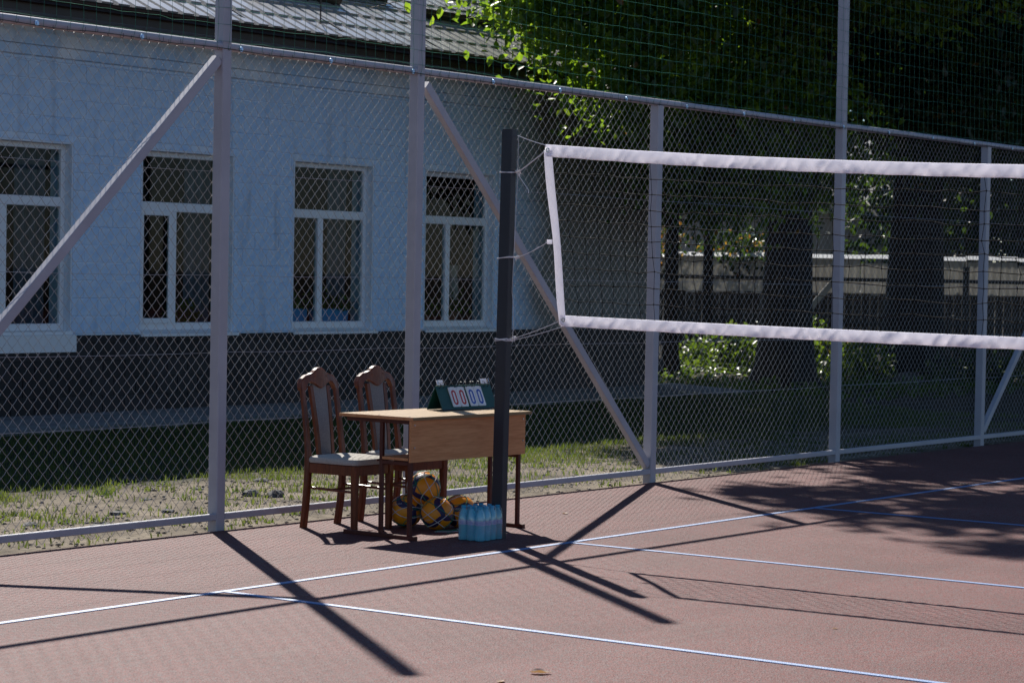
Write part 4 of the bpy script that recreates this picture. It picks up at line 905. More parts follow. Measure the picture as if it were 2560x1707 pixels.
for (y, z) in ((0.152, 2.345), (0.015, 1.335)):
    g = MB(); n = 14
    for k in range(n):
        w0 = 2 * math.pi * k / n
        for j in range(5):
            w1 = 2 * math.pi * j / 5; g.v.append((NXp - 0.012 + 0.003 * math.cos(w1), y + (0.011 + 0.004 * math.sin(w1)) * math.cos(w0), z + (0.011 + 0.004 * math.sin(w1)) * math.sin(w0)))
    for k in range(n):
        for j in range(5): g.f.append((k * 5 + j, ((k + 1) % n) * 5 + j, ((k + 1) % n) * 5 + (j + 1) % 5, k * 5 + (j + 1) % 5))
    g.build('grommet', M_steel, net, True)
MB().box((NXp - 0.004, 0.115, 1.785), (NXp + 0.004, 0.150, 1.812)).build('side_tab', M_band, net)
def rope(pts, r_=0.0022, name='rope'):
    MB().tube(pts, r_, 6).build(name, M_twine, net, True)
def loops(z, turns, spread, seed):
    rg_ = random.Random(seed); g = 0.004; P = []
    for k in range(turns):
        dz = [rg_.uniform(-spread, spread) for _ in range(4)]
        y0, y1 = pyz(py0, z) - g, pyz(py1, z) + g
        P += [(px0 - g, y0, z + dz[0]), (px1 + g, y0, z + dz[1]), (px1 + g, y1, z + dz[2]), (px0 - g, y1, z + dz[3])]
    P.append(P[0]); rope(P, 0.0022, 'post_tie')
    kx = MB()
    for k in range(5): c = (px1 + rg_.uniform(-0.01, 0.012), pyz(py0, z) - 0.008 - rg_.uniform(0, 0.01), z + rg_.uniform(-0.010, 0.012)); kx.tube([c, (c[0] + rg_.uniform(-.012, .012), c[1] - 0.008, c[2] + rg_.uniform(-.014, .014)), (c[0] + rg_.uniform(-.02, .02), c[1] - 0.004, c[2] + rg_.uniform(-.016, .016))], 0.003, 5)
    kx.build('knot', M_twine, net, True)
loops(2.215, 2, 0.006, 1); loops(1.700, 3, 0.008, 2); loops(1.205, 5, 0.012, 3)
def sagp(a, b_, s_, n=8): return [(a[0] + (b_[0] - a[0]) * k / n, a[1] + (b_[1] - a[1]) * k / n, a[2] + (b_[2] - a[2]) * k / n - s_ * 4 * (k / n) * (1 - k / n)) for k in range(n + 1)]
ya = lambda z: pyz(py0, z) - 0.006
rope(sagp((px1 - 0.01, ya(2.44), 2.437), (NXp, 0.17, 2.375), 0.004), 0.0026)
rope(sagp((px1, ya(2.215), 2.215), (NXp - 0.004, 0.182, 2.338), 0.003)); rope(sagp((px1, ya(2.21), 2.210), (NXp - 0.004, 0.182, 2.334), 0.002), 0.0018)
rope([(px1, ya(2.21), 2.208), (2.93, 0.33, 2.15), (2.94, 0.30, 2.105), (2.93, 0.295, 2.09)], 0.0022)
rope(sagp((px1, ya(1.70), 1.702), (NXp, 0.148, 1.798), 0.012)); rope(sagp((px1, ya(1.70), 1.700), (NXp, 0.21, 1.77), 0.010), 0.0018)
rope(sagp((px1, ya(1.205), 1.212), (NXp, 0.03, 1.335), 0.006)); rope(sagp((px1, ya(1.205), 1.202), (NXp, 0.036, 1.292), 0.004))
rope([(px1 + 0.002, ya(2.43), 2.44), (px1 + 0.002, ya(2.2) - 0.002, 2.2), (px1 - 0.004, ya(1.9), 1.9), (px1 - 0.016, ya(1.6), 1.60), (px1 - 0.020, ya(1.5), 1.5), (px1 - 0.004, ya(1.4), 1.42), (px1 + 0.004, ya(1.3), 1.32), (px1 + 0.003, ya(1.0), 1.2)], 0.0015, 'hanging_cord')

# ------------------------------------------------------------------ desk
desk = thing('desk', (2.378, 0.711, 0.0), 'brown laminate school desk with oak front panel and tube legs', 'desk', rz=R(-2.2))
TZ, TLn, TDp = 0.738, 1.150, 0.60
D = dict(local=True)
m = MB().box((0.002, 0.002, TZ - 0.0185), (TLn - 0.002, TDp - 0.002, TZ)); m.build('tabletop', M_top, desk, **D)
m = MB(); e0, e1 = TZ - 0.0192, TZ - 0.0008
m.box((0.0, 0.0, e0), (TLn, 0.0018, e1)); m.build('edge_strip', M_edge, desk, **D); m = MB(); m.box((0.0, TDp - 0.0018, e0), (TLn, TDp, e1)); m.build('edge_strip', M_edge, desk, **D)
m = MB(); m.box((0.0, 0.0018, e0), (0.0018, TDp - 0.0018, e1)); m.build('edge_strip', M_panel, desk, **D); m = MB(); m.box((TLn - 0.0018, 0.0018, e0), (TLn, TDp - 0.0018, e1)); m.build('edge_strip', M_panel, desk, **D)
m = MB().box((0.006, 0.020, 0.468), (1.108, 0.036, TZ - 0.021)); m.build('front_panel', M_panel, desk, **D)
for (x, z) in ((0.035, 0.690), (0.035, 0.555), (1.083, 0.690), (1.083, 0.555)):
    MB().disc((x, 0.0185, z), (0, 1, 0), 0.0065, 0.004, 10).build('bolt', M_steel, desk, **D)
for (x, y) in ((0.03, 0.055), (0.03, 0.30), (1.10, 0.055), (1.10, 0.30)):
    MB().disc((x, y, TZ + 0.001), (0, 0, 1), 0.007, 0.003, 10).build('bolt', M_steel, desk, **D)
m = MB().box((0.03, 0.038, 0.474), (1.085, 0.29, 0.490)); m.build('shelf', M_panel, desk, **D)
m = MB().box((0.025, 0.30, 0.46), (1.09, 0.308, 0.473)); m.build('shelf_lip', M_leg, desk, **D)
for sx in (0.028, 1.070):
    for y in (0.040, 0.268): MB().cbox((sx, y, 0.026), (sx + 0.025, y + 0.025, TZ - 0.045), 0.003).build('leg', M_leg, desk, **D)
    MB().cbox((sx, -0.002, 0.0), (sx + 0.025, 0.575, 0.0255), 0.003, 1).build('foot_rail', M_leg, desk, **D)
    MB().cbox((sx, 0.03, TZ - 0.0445), (sx + 0.025, 0.56, TZ - 0.0195), 0.003, 1).build('top_bracket', M_leg, desk, **D)
    MB().cbox((sx + 0.002, 0.066, 0.445), (sx + 0.022, 0.267, 0.467), 0.002, 1).build('shelf_bracket', M_leg, desk, **D)

# ------------------------------------------------------------------ chairs
def chair(label, loc, rz):
    t = thing('dining_chair', loc, label, 'chair', 'carved dining chairs behind the desk', rz); K = dict(local=True)
    def path(x, sgn):
        out = []
        for z in np.linspace(0, 0.885, 14):
            y = 0.185 + (0.035 * (1 - z / 0.42) ** 2 if z < 0.42 else 0.068 * ((z - 0.42) / 0.465) ** 1.25)
            xx = x + sgn * (0.004 * math.sin(z * 6)); out.append((xx, y, z))
        return out
    for sgn in (-1, 1):
        p = path(sgn * 0.168, sgn); m = MB()
        for i, q in enumerate(p):
            z = q[2]; w = 0.021 if z < 0.45 else 0.021 - 0.005 * (z - 0.45) / 0.43; d = 0.019 if z < 0.45 else 0.015
            c = 0.006
            for a, b_ in ((-w + c, -d), (w - c, -d), (w, -d + c), (w, d - c), (w - c, d), (-w + c, d), (-w, d - c), (-w, -d + c)): m.v.append((q[0] + a, q[1] + b_, z))
        for i in range(len(p) - 1):
            for k in range(8): m.f.append((i * 8 + k, i * 8 + (k + 1) % 8, (i + 1) * 8 + (k + 1) % 8, (i + 1) * 8 + k))
        m.f += [tuple(range(7, -1, -1)), tuple((len(p) - 1) * 8 + k for k in range(8))]
        m.build('rear_leg', M_chair, t, True, **K)
        m = MB(); w = 0.0215
        for z, s_ in ((0.0, 0.82), (0.25, 0.92), (0.405, 1.05)):
            for a, b_ in ((-1, -0.75), (-0.75, -1), (0.75, -1), (1, -0.75), (1, 0.75), (0.75, 1), (-0.75, 1), (-1, 0.75)): m.v.append((sgn * 0.172 + a * w * s_, -0.188 + b_ * w * s_, z))
        for i in range(2):
            for k in range(8): m.f.append((i * 8 + k, i * 8 + (k + 1) % 8, (i + 1) * 8 + (k + 1) % 8, (i + 1) * 8 + k))
        m.f += [tuple(range(7, -1, -1)), tuple(16 + k for k in range(8))]; m.build('front_leg', M_chair, t, True, **K)
        MB().cbox((sgn * 0.172 - 0.011, -0.166, 0.345), (sgn * 0.172 + 0.011, 0.165, 0.408), 0.003, 1).build('side_apron', M_chair, t, **K)
        MB().tube([(sgn * 0.172, -0.172, 0.245), (sgn * 0.171, 0.0, 0.25), (sgn * 0.170, 0.185, 0.255)], [0.0075, 0.009, 0.0075], 8).build('stretcher', M_chair, t, True, **K)
    MB().cbox((-0.150, -0.200, 0.345), (0.150, -0.176, 0.408), 0.003, 0).build('front_apron', M_chair, t, **K)
    MB().cbox((-0.147, 0.172, 0.345), (0.147, 0.194, 0.408), 0.003, 0).build('rear_apron', M_chair, t, **K)
    MB().tube([(-0.171, 0.0, 0.25), (0.171, 0.0, 0.25)], 0.008, 8).build('stretcher', M_chair, t, True, **K)
    # padded seat
    m = MB(); n = 20; rings = [(0.985, 0.412), (1.0, 0.420), (1.0, 0.434), (0.97, 0.446), (0.86, 0.454), (0.55, 0.460), (0.0, 0.462)]
    for s_, z in rings:
        for k in range(n * 2):
            w = 2 * math.pi * k / (n * 2); ex = 0.22; c, q = math.cos(w), math.sin(w)
            xx = 0.205 * math.copysign(abs(c) ** ex, c); yy_ = 0.207 * math.copysign(abs(q) ** ex, q)
            xx *= 1 - 0.06 * (yy_ / 0.207 + 1) / 2; m.v.append((xx * s_, yy_ * s_ - 0.018, z))
    for i in range(len(rings) - 1):
        for k in range(n * 2): m.f.append((i * 2 * n + k, i * 2 * n + (k + 1) % (2 * n), (i + 1) * 2 * n + (k + 1) % (2 * n), (i + 1) * 2 * n + k))
    m.f.append(tuple(range(2 * n - 1, -1, -1))); m.build('seat_cushion', M_seat, t, True, **K)
    # splat: two slats and an upholstered panel following the rake
    def by(z): return 0.185 + 0.068 * (max(z - 0.42, 0) / 0.465) ** 1.25
    for sgn in (-1, 1):
        m = MB(); zs = np.linspace(0.405, 0.88, 10)
        for z in zs:
            xx = sgn * (0.062 + 0.020 * ((z - 0.405) / 0.475)); w = 0.013 + 0.004 * (z - 0.4)
            for a, b_ in ((-w, -0.011), (w, -0.011), (w, 0.011), (-w, 0.011)): m.v.append((xx + a, by(z) + b_, z))
        for i in range(len(zs) - 1):
            for k in range(4): m.f.append((i * 4 + k, i * 4 + (k + 1) % 4, (i + 1) * 4 + (k + 1) % 4, (i + 1) * 4 + k))
        m.build('back_slat', M_chair, t, **K)
    m = MB(); zs = np.linspace(0.41, 0.895, 12); nx_ = 7
    for side in (-1, 1):
        for z in zs:
            hw = 0.049 + 0.020 * ((z - 0.405) / 0.475)
            for k in range(nx_): u = -1 + 2 * k / (nx_ - 1); m.v.append((hw * u, by(z) + side * (0.006 + 0.006 * (1 - u * u)), z))
    q = len(zs) * nx_
    for i in range(len(zs) - 1):
        for k in range(nx_ - 1):
            a = i * nx_ + k; m.f += [(a, a + 1, a + nx_ + 1, a + nx_), (q + a + 1, q + a, q + a + nx_, q + a + nx_ + 1)]
    m.build('back_upholstery', M_backf, t, True, **K)
    # carved crest rail
    half = [(0.0, 0.995), (0.020, 0.992), (0.045, 0.978), (0.065, 0.962), (0.095, 0.953), (0.130, 0.946), (0.160, 0.928), (0.182, 0.896), (0.187, 0.868), (0.182, 0.852), (0.150, 0.852), (0.140, 0.878), (0.122, 0.898), (0.098, 0.905), (0.080, 0.898), (0.055, 0.888), (0.030, 0.872), (0.012, 0.866), (0.0, 0.864)]
    poly = half + [(-x, z) for x, z in reversed(half[1:-1])]
    m = MB(); n = len(poly)
    def cy(x, z): return by(min(z, 0.94)) - 0.006 + 0.012 * (x / 0.18) ** 2
    cx_, cz_ = 0.0, 0.92
    import bmesh
    bm2 = bmesh.new(); loops_ = []
    for (dy, s_) in ((-0.020, 0.93), (-0.013, 1.0), (0.013, 1.0), (0.019, 0.94)):
        loops_.append([bm2.verts.new((cx_ + (x - cx_) * (1 - (1 - s_) * 0.35), cy(x, z) + dy, z + (-(1 - s_) * 0.10 if z > 0.91 else (1 - s_) * 0.08))) for x, z in poly])
    for a, b_ in zip(loops_[:-1], loops_[1:]):
        for k in range(n): bm2.faces.new((a[k], b_[k], b_[(k + 1) % n], a[(k + 1) % n]))
    f1 = bm2.faces.new(loops_[0]); f2 = bm2.faces.new(list(reversed(loops_[-1]))); bmesh.ops.triangulate(bm2, faces=[f1, f2]); bmesh.ops.recalc_face_normals(bm2, faces=bm2.faces)
    me = bpy.data.meshes.new('crest_rail'); bm2.to_mesh(me); bm2.free(); me.materials.append(M_chair); cr = link(bpy.data.objects.new('crest_rail', me), t)
    m = MB()
    for k in range(9):
        w = 2 * math.pi * k / 9; c = (0.018 * math.cos(w), 0, 0.935 + 0.014 * math.sin(w)); y = cy(c[0], c[2]) - 0.019
        m.tube([(0.004 * math.cos(w), y, 0.935 + 0.003 * math.sin(w)), (c[0], y - 0.003, c[2]), (0.026 * math.cos(w + 0.3), y + 0.001, 0.935 + 0.020 * math.sin(w + 0.3))], [0.003, 0.0045, 0.001], 5)
    for sgn in (-1, 1): m.tube([(sgn * 0.03, cy(0.03, .93) - 0.018, 0.93), (sgn * 0.05, cy(0.05, .93) - 0.020, 0.945), (sgn * 0.07, cy(0.07, .93) - 0.019, 0.932), (sgn * 0.062, cy(0.06, .92) - 0.019, 0.922)], [0.002, 0.004, 0.003, 0.001], 5)
    m.build('carving', M_chair, cr, True, **K)
    return t
chair('left carved cherry wood chair with padded beige seat beside the fence', (2.668, 1.452, 0.0), R(1.5))
chair('right carved cherry wood chair with padded seat, behind the desk', (3.215, 1.450, 0.0), R(-1.0))

# ------------------------------------------------------------------ flip scoreboard on the desk
sbd = thing('flip_scoreboard', (3.06, 1.02, TZ + 0.0005), 'dark green flip scoreboard showing red 00 and blue 00', 'scoreboard', rz=R(-3.0))
LB, HB, SPR = 0.535, 0.165, 0.135; vz = math.sqrt(HB ** 2 - (SPR / 2) ** 2); fdir = Vector((0, SPR / 2, vz)).normalized(); bdir = Vector((0, -SPR / 2, vz)).normalized()
fn = Vector((0, -vz, SPR / 2)).normalized()
def onf(x, s_, h): return Vector((x, 0, 0.004)) + fdir * s_ + fn * h
K = dict(local=True)
m = MB(); vs = [onf(0, 0, 0), onf(LB, 0, 0), onf(LB, HB, 0), onf(0, HB, 0), onf(0, 0, -0.004), onf(LB, 0, -0.004), onf(LB, HB, -0.004), onf(0, HB, -0.004)]
BOXF = [(0, 1, 2, 3), (5, 4, 7, 6), (0, 4, 5, 1), (1, 5, 6, 2), (2, 6, 7, 3), (3, 7, 4, 0)]
m.add(vs, BOXF); m.build('front_board', M_sbgreen, sbd, **K)
def onb(x, s_, h): return Vector((x, SPR, 0.004)) + bdir * s_ + Vector((0, vz, SPR / 2)).normalized() * h
m = MB(); m.add([onb(LB, 0, 0), onb(0, 0, 0), onb(0, HB, 0), onb(LB, HB, 0), onb(LB, 0, -0.004), onb(0, 0, -0.004), onb(0, HB, -0.004), onb(LB, HB, -0.004)], BOXF); m.build('rear_board', M_sbgreen, sbd, **K)
m = MB(); m.tube([onf(0, 0.0, 0.001), onf(LB, 0.0, 0.001)], 0.004, 6); m.build('rubber_edge', M_black, sbd, **K)
def card(x0, w, s0, s1, col=None, back=False):
    of = onb if back else onf; m = MB(); c = 0.006
    pl = [(x0 + c, s0), (x0 + w - c, s0), (x0 + w, s0 + c), (x0 + w, s1 - c), (x0 + w - c, s1), (x0 + c, s1), (x0, s1 - c), (x0, s0 + c)]
    vs = [of(a, b_, 0.0085) for a, b_ in pl] + [of(a, b_, 0.003) for a, b_ in pl]; n = 8
    m.add(vs, [tuple(range(n)) if not back else tuple(range(n - 1, -1, -1))] + [(i, n + i, n + (i + 1) % n, (i + 1) % n) for i in range(n)]); cd = m.build('score_card', M_card, sbd, **K)
    if col:
        m = MB(); N_ = 24; cx_ = x0 + w * 0.5; cs_ = (s0 + s1) / 2 - 0.004; hw, hh = w * 0.30, (s1 - s0) * 0.37; th = 0.0125
        def sta(k, hw_, hh_):
            w_ = 2 * math.pi * k / N_; r_ = hw_; c_, q_ = math.cos(w_), math.sin(w_); return (cx_ + r_ * c_, cs_ + math.copysign(hh_ - r_, q_) + r_ * q_)
        vo = [sta(k + 0.5, hw, hh) for k in range(N_)]; vi = [sta(k + 0.5, hw - th, hh - th) for k in range(N_)]
        vs = [of(a, b_, 0.0092) for a, b_ in vo + vi]
        m.add(vs, [(k, (k + 1) % N_, N_ + (k + 1) % N_, N_ + k) for k in range(N_)]); m.build('digit', col, cd, **K)
cw = 0.073; s0, s1 = 0.016, 0.150
for k, (x, col) in enumerate(((0.105, M_red), (0.182, M_red), (0.275, M_blue), (0.352, M_blue))): card(x, cw, s0, s1, col)
def ring(x):
    m = MB(); c = Vector((x, SPR / 2, 0.004 + vz - 0.004)); n = 16; P = []
    for k in range(n): w = 2 * math.pi * k / n; P.append(c + Vector((0.002 * math.sin(w), 0.021 * math.cos(w), 0.019 * math.sin(w) + 0.004)))
    m.tube(P + [P[0]], 0.0022, 5); m.build('ring', M_black, sbd, True, **K)
for x in (0.03, 0.066, 0.115, 0.168, 0.192, 0.245, 0.285, 0.338, 0.362, 0.415, 0.463, 0.50): ring(x)
for (x, w) in ((0.016, 0.062), (0.445, 0.062)):
    m = MB(); c0 = Vector((x, SPR / 2 - 0.004, vz + 0.008)); c1 = Vector((x + w, SPR / 2 - 0.004, vz + 0.008)); u = Vector((0, 0.012, 0.030)); o = Vector((0, 0.003, 0))
    m.add([c0, c1, c1 + u, c0 + u, c0 + o, c1 + o, c1 + u + o, c0 + u + o], BOXF); m.build('set_card', M_card, sbd, **K)
for x in (0.012, LB - 0.03):
    m = MB(); m.tube([Vector((x, SPR / 2 - 0.012, vz + 0.006)), Vector((x + 0.004, SPR / 2 - 0.010, vz + 0.030)), Vector((x + 0.010, SPR / 2, vz + 0.040)), Vector((x + 0.014, SPR / 2 + 0.008, vz + 0.028)), Vector((x + 0.016, SPR / 2 + 0.010, vz + 0.004))], 0.0022, 6); m.build('clip', M_steel, sbd, True, **K)

# ------------------------------------------------------------------ volleyballs in a net bag
def ball(loc, axis, spin, label, r_=0.1025, text=True):
    o_t = thing('volleyball', (loc[0], loc[1], loc[2] - r_), label, 'ball', 'volleyballs in the net bag')
    ax = Vector(axis).normalized(); e1 = ax.cross(Vector((0, 0, 1))).normalized(); e2 = ax.cross(e1)
    nth, nph = 72, 144; V = []; mi = []; F__ = []
    for i in range(nth + 1):
        th = math.pi * i / nth
        for k in range(nph):
            ph = 2 * math.pi * k / nph; d = e1 * (math.sin(th) * math.cos(ph)) + e2 * (math.sin(th) * math.sin(ph)) + ax * math.cos(th)
            # signed distance to the swirling three armed blue band
            def bandf(th_, ph_):
                arm = 1e9
                for a in range(3):
                    c_ = spin + a * 2 * math.pi / 3 + 0.75 * math.sin(th_ * 1.0) * math.cos(th_) * 1.6
                    dd = (ph_ - c_ + math.pi) % (2 * math.pi) - math.pi
                    arm = min(arm, abs(dd) * math.sin(th_))
                return arm - 0.21 * (0.75 + 0.35 * math.sin(th_) )
            f = bandf(th, ph); rr = r_ * (1 - 0.010 * math.exp(-(f / 0.022) ** 2))
            if f > 0:   # seams inside the yellow area
                dd = (ph - spin - math.pi / 3 - 0.75 * math.sin(th) * math.cos(th) * 1.6 + math.pi / 3) % (2 * math.pi / 3) - math.pi / 3
                rr *= 1 - 0.007 * math.exp(-(dd * math.sin(th) / 0.020) ** 2)
            q = d * rr; V.append((q.x, q.y, q.z + r_)); mi.append(f)
    fm = []
    for i in range(nth):
        for k in range(nph):
            k2 = (k + 1) % nph; a, b_, c, d_ = i * nph + k, i * nph + k2, (i + 1) * nph + k2, (i + 1) * nph + k; F__.append((a, d_, c, b_)); fm.append(0 if (mi[a] + mi[b_] + mi[c] + mi[d_]) > 0 else 1)
    np_obj('cover', np.array(V), np.array(F__), [M_by, M_bb], o_t, True, True, fm)
    return o_t
def ball_text(o_t, txt, dirv, size, r_=0.1025, rot=0.0):
    cu = bpy.data.curves.new('lettering', 'FONT'); cu.body = txt; cu.size = size; cu.align_x = 'CENTER'; cu.align_y = 'CENTER'; ob = bpy.data.objects.new('lettering', cu); C.objects.link(ob)
    dg = bpy.context.evaluated_depsgraph_get(); me = bpy.data.meshes.new_from_object(ob.evaluated_get(dg)); bpy.data.objects.remove(ob)
    n_ = Vector(dirv).normalized(); e = Vector((0, 0, 1)).cross(n_).normalized(); u = n_.cross(e); e, u = e * math.cos(rot) + u * math.sin(rot), u * math.cos(rot) - e * math.sin(rot)
    for v_ in me.vertices:
        d = (n_ * r_ + e * v_.co.x + u * v_.co.y).normalized() * (r_ * 1.004); v_.co = (d.x, d.y, d.z + r_)
    me.materials.clear(); me.materials.append(M_bw); link(bpy.data.objects.new('lettering', me), o_t)
rgt = Vector((0.5909, -0.8066, 0.0)).normalized(); upv = Vector((0, 0, 1)); toc = Vector((-0.8067, -0.5903, 0.1)).normalized()
def cd(a, b_, c): return rgt * a + upv * b_ + toc * c
BALLS = [((2.995, 1.003, 0.1025), cd(0.40, -0.22, 0.89), 0.3), ((2.972, 1.228, 0.1025), cd(0.55, 0.12, 0.8), 1.0), ((3.205, 0.985, 0.1025), cd(-0.35, 0.1, 0.9), 0.9), ((3.005, 1.120, 0.252), cd(-0.62, -0.2, 0.75), 1.9)]
LBL = ['yellow and navy volleyball at the front of the net bag under the desk', 'leftmost yellow and navy volleyball in the net bag, behind the desk leg', 'rightmost volleyball in the net bag, partly behind the water bottles', 'topmost yellow and navy volleyball on the pile under the desk']
bo = [ball(b_[0], b_[1], b_[2], l) for b_, l in zip(BALLS, LBL)]
ball_text(bo[2], 'MIKASA', cd(0.05, 0.12, 1), 0.022); ball_text(bo[0], 'MVA', cd(-0.52, -0.42, 0.75), 0.018, rot=0.2); ball_text(bo[1], 'MIKASA', cd(-0.5, 0.42, 0.75), 0.016, rot=0.3); ball_text(bo[3], 'MVA', cd(-0.62, 0.12, 0.75), 0.018, rot=-0.8)
bag = thing('net_bag', (3.07, 1.10, 0.0), 'green and white cord net bag holding the volleyballs under the desk', 'bag')
bc = np.array([3.065, 1.105, 0.10]); bcs = np.array([b_[0] for b_ in BALLS])
def hull_r(d):
    best = 0.06
    for c in bcs:
        o = bc - c; b_ = float(np.dot(d, o)); q = b_ * b_ - (float(np.dot(o, o)) - 0.107 ** 2)
        if q > 0: best = max(best, -b_ + math.sqrt(q))
    return best
def cord(fun, n=70):
    P = []
    for k in range(n + 1):
        d = np.array(fun(k / n)); d = d / np.linalg.norm(d); P.append(bc + d * hull_r(d))
    P = np.array(P)
    for _ in range(3): P[1:-1] = np.maximum(0.5 * P[1:-1] + 0.25 * (P[:-2] + P[2:]), 0) if False else 0.5 * P[1:-1] + 0.25 * (P[:-2] + P[2:])
    for i in range(len(P)):    # keep the cord outside every ball
        for c in bcs:
            v_ = P[i] - c; l_ = np.linalg.norm(v_)
            if l_ < 0.1055: P[i] = c + v_ / l_ * 0.1055
        P[i][2] = max(P[i][2], 0.003)
    return [tuple(q) for q in P]
nco = 11
for k in range(nco):
    for sg in (-1, 1):
        f = (lambda t, k=k, sg=sg: (math.cos(2 * math.pi * k / nco + sg * t * 2.6) * math.sin(0.06 + t * 1.95), math.sin(2 * math.pi * k / nco + sg * t * 2.6) * math.sin(0.06 + t * 1.95), math.cos(0.06 + t * 1.95)))
        MB().tube(cord(f), 0.0024, 5).build('bag_cord', M_bagg if (k + (sg > 0)) % 2 else M_bagw, bag, True)
pt = [(3.12 + 0.03 * math.sin(k), 1.12 + 0.02 * math.cos(k * 1.7), 0.205 + 0.006 * math.sin(k * 2.3)) for k in range(14)]
MB().tube(pt, 0.0028, 5).build('bag_neck', M_bagg, bag, True)
for sg in (0, 1, 2):
    P = [(2.86 + 0.05 * k + 0.01 * math.sin(k * 2 + sg), 0.90 + 0.045 * math.sin(k * 1.1 + sg * 2) - 0.02 * sg, 0.004) for k in range(10)]
    MB().tube(P, 0.0021, 5).build('slack_cord', M_bagw if sg % 2 else M_bagg, bag, True)

# ------------------------------------------------------------------ shrink wrapped water bottles
def plastic(name, tint, gl=0.10, dif=0.25):
    m = bpy.data.materials.new(name); m.use_nodes = True; N = m.node_tree.nodes; L = m.node_tree.links; N.remove(N['Principled BSDF']); out = N['Material Output']
    tr = N.new('ShaderNodeBsdfTransparent'); tr.inputs[0].default_value = (*tint, 1); df = N.new('ShaderNodeBsdfTranslucent'); df.inputs[0].default_value = (*tint, 1)
    d2 = N.new('ShaderNodeBsdfDiffuse'); d2.inputs[0].default_value = (*tint, 1); g = N.new('ShaderNodeBsdfGlossy'); g.inputs['Roughness'].default_value = 0.12
    m0 = N.new('ShaderNodeMixShader'); m0.inputs[0].default_value = 0.4; L.new(df.outputs[0], m0.inputs[1]); L.new(d2.outputs[0], m0.inputs[2])
    m1 = N.new('ShaderNodeMixShader'); m1.inputs[0].default_value = dif; L.new(tr.outputs[0], m1.inputs[1]); L.new(m0.outputs[0], m1.inputs[2])
    fr = N.new('ShaderNodeFresnel'); fr.inputs[0].default_value = 1.45; ad = N.new('ShaderNodeMath'); ad.operation = 'ADD'; ad.inputs[1].default_value = gl; ad.use_clamp = True
    ge = N.new('ShaderNodeNewGeometry'); iv = N.new('ShaderNodeMath'); iv.operation = 'SUBTRACT'; iv.inputs[0].default_value = 1.0; L.new(ge.outputs['Backfacing'], iv.inputs[1])
    m9 = N.new('ShaderNodeMath'); m9.operation = 'MULTIPLY'; L.new(fr.outputs[0], m9.inputs[0]); L.new(iv.outputs[0], m9.inputs[1]); L.new(m9.outputs[0], ad.inputs[0])
    m2 = N.new('ShaderNodeMixShader'); L.new(ad.outputs[0], m2.inputs[0]); L.new(m1.outputs[0], m2.inputs[1]); L.new(g.outputs[0], m2.inputs[2]); L.new(m2.outputs[0], out.inputs[0]); return m
M_bottle = plastic('blue_bottle_plastic', (0.30, 0.86, 0.96), 0.03, 0.74); M_film = plastic('shrink_film', (0.92, 0.96, 0.98), 0.06, 0.05)
M_cap = mat('blue_bottle_cap', (0.03, 0.45, 0.66), 0.4, trans=(0.05, 0.5, 0.8), tmix=0.3); M_label = mat('blue_white_label', (0.30, 0.36, 0.68), 0.4, (0.62, 0.66, 0.80), 60, stretch=(1, 1, 2.0), trans=(0.5, 0.55, 0.85), tmix=0.3)
wp = thing('water_bottle_pack', (2.645, 0.392, 0.0), 'shrink wrapped pack of blue plastic water bottles by the post', 'bottle pack', rz=R(1.0))
prof = [(0.024, 0.0), (0.030, 0.004), (0.0305, 0.03), (0.0290, 0.045), (0.0305, 0.06), (0.0290, 0.075), (0.0305, 0.09), (0.0305, 0.125), (0.0285, 0.145), (0.0220, 0.168), (0.0135, 0.184), (0.0125, 0.196)]
bm_b = MB().lathe(prof, 0, 0, 18).mesh('bottle', M_bottle, True); bm_c = MB().lathe([(0.0140, 0.190), (0.0145, 0.191), (0.0145, 0.205), (0.0135, 0.206)], 0, 0, 14).mesh('cap', M_cap, True)
bm_l = MB().lathe([(0.0309, 0.094), (0.0309, 0.122)], 0, 0, 18); bm_l.f = bm_l.f[:-2]; bm_l = bm_l.mesh('label', M_label, True)
sp = 0.0615
for i in range(4):
    for j in range(3):
        o = link(bpy.data.objects.new('bottle', bm_b), wp); o.location = (0.031 + i * sp * 0.95, 0.031 + j * sp, 0.001 + random.uniform(0, 0.002)); o.rotation_euler = (0, 0, random.uniform(0, 6))
        link(bpy.data.objects.new('cap', bm_c), o); link(bpy.data.objects.new('label', bm_l), o)
# film: lumpy hull round the bottles
n = 120; V = []; ax_, ay_ = 0.031 + 1.5 * sp * 0.95, 0.031 + sp; rings = [0.002, 0.02, 0.05, 0.09, 0.13, 0.165, 0.19, 0.2065]
for z in rings:
    for k in range(n):
        w = 2 * math.pi * k / n; d = (math.cos(w), math.sin(w)); best = 0
        rb = np.interp(z, [0, 0.13, 0.17, 0.19, 0.21], [0.0315, 0.0315, 0.027, 0.0215, 0.0165])
        for i in range(4):
            for j in range(3):
                if i in (0, 3) or j in (0, 2):
                    ox, oy = ax_ - (0.031 + i * sp * 0.95), ay_ - (0.031 + j * sp); bb = d[0] * ox + d[1] * oy; q = bb * bb - (ox * ox + oy * oy - rb * rb)
                    if q > 0: best = max(best, -bb + math.sqrt(q))
        V.append([ax_ + d[0] * best, ay_ + d[1] * best, z + 0.001 * math.sin(k * 1.3 + z * 90)])
V = np.array(V).reshape(len(rings), n, 3)
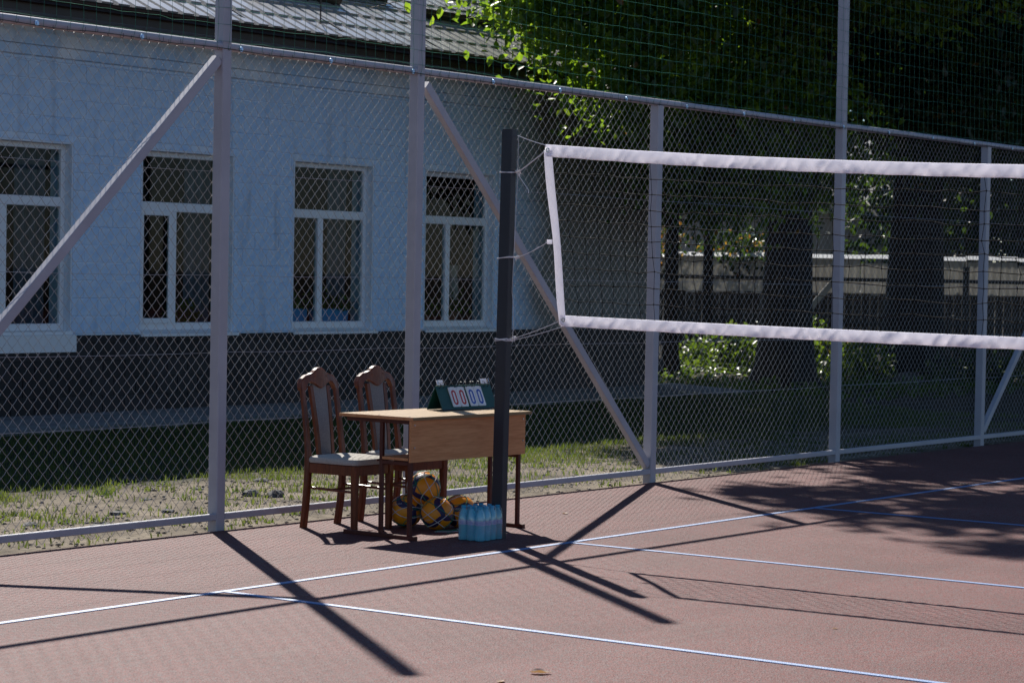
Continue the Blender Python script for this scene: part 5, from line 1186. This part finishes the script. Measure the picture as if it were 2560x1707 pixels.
for _ in range(2): V[:, :, :2] = 0.6 * V[:, :, :2] + 0.2 * np.roll(V, 1, 1)[:, :, :2] + 0.2 * np.roll(V, -1, 1)[:, :, :2]
cen = V.mean(1, keepdims=True); V[:, :, :2] = cen[:, :, :2] + (V[:, :, :2] - cen[:, :, :2]) * 1.02
F__ = [(i * n + k, i * n + (k + 1) % n, (i + 1) * n + (k + 1) % n, (i + 1) * n + k) for i in range(len(rings) - 1) for k in range(n)]
np_obj('shrink_film', V.reshape(-1, 3), np.array(F__), M_film, wp, True, True)

# ------------------------------------------------------------------ fallen leaves on the court
def dry_leaf(x, y, s_, rz, label, curl, mt=M_dryleaf):
    m = MB(); n = 9; wd = [0.0, 0.55, 0.85, 1.0, 0.95, 0.8, 0.6, 0.32, 0.0]
    for i in range(n):
        u = i / (n - 1) - 0.5
        for k in range(5):
            v_ = (k - 2) / 2 * wd[i] * 0.42; ang = v_ * curl * 3; m.v.append((u * s_ * 2, math.sin(ang) / max(curl * 3, 0.01) * s_ * 1.5, s_ * (0.08 + (1 - math.cos(ang)) * 0.55 + 0.5 * curl * u * u + 0.03 * math.sin(i * 2.0 + k))))
    for i in range(n - 1):
        for k in range(4): m.f.append((i * 5 + k, i * 5 + k + 1, (i + 1) * 5 + k + 1, (i + 1) * 5 + k))
    o = m.build('fallen_leaf', mt, None, True); o.location = (x, y, 0.001); o.rotation_euler = (0, 0, rz); tag(o, label, 'leaf', 'dry leaves on the court')
dry_leaf(-0.894, -2.573, 0.046, R(-50), 'curled pale dry leaf on the court near the bottom edge of the picture', 0.9)
dry_leaf(-1.16, -2.57, 0.030, R(20), 'dry leaf cut by the bottom edge, left of the curled pale leaf', 0.8)
dry_leaf(4.393, 1.004, 0.030, R(70), 'small dry leaf on the court right of the desk', 0.7)
dry_leaf(8.585, 0.064, 0.055, R(-20), 'greyish leaf lying on the shaded blue sideline', 0.5)
dry_leaf(1.02, -2.87, 0.016, R(-40), 'tiny brown leaf beside the net shadow', 0.8)
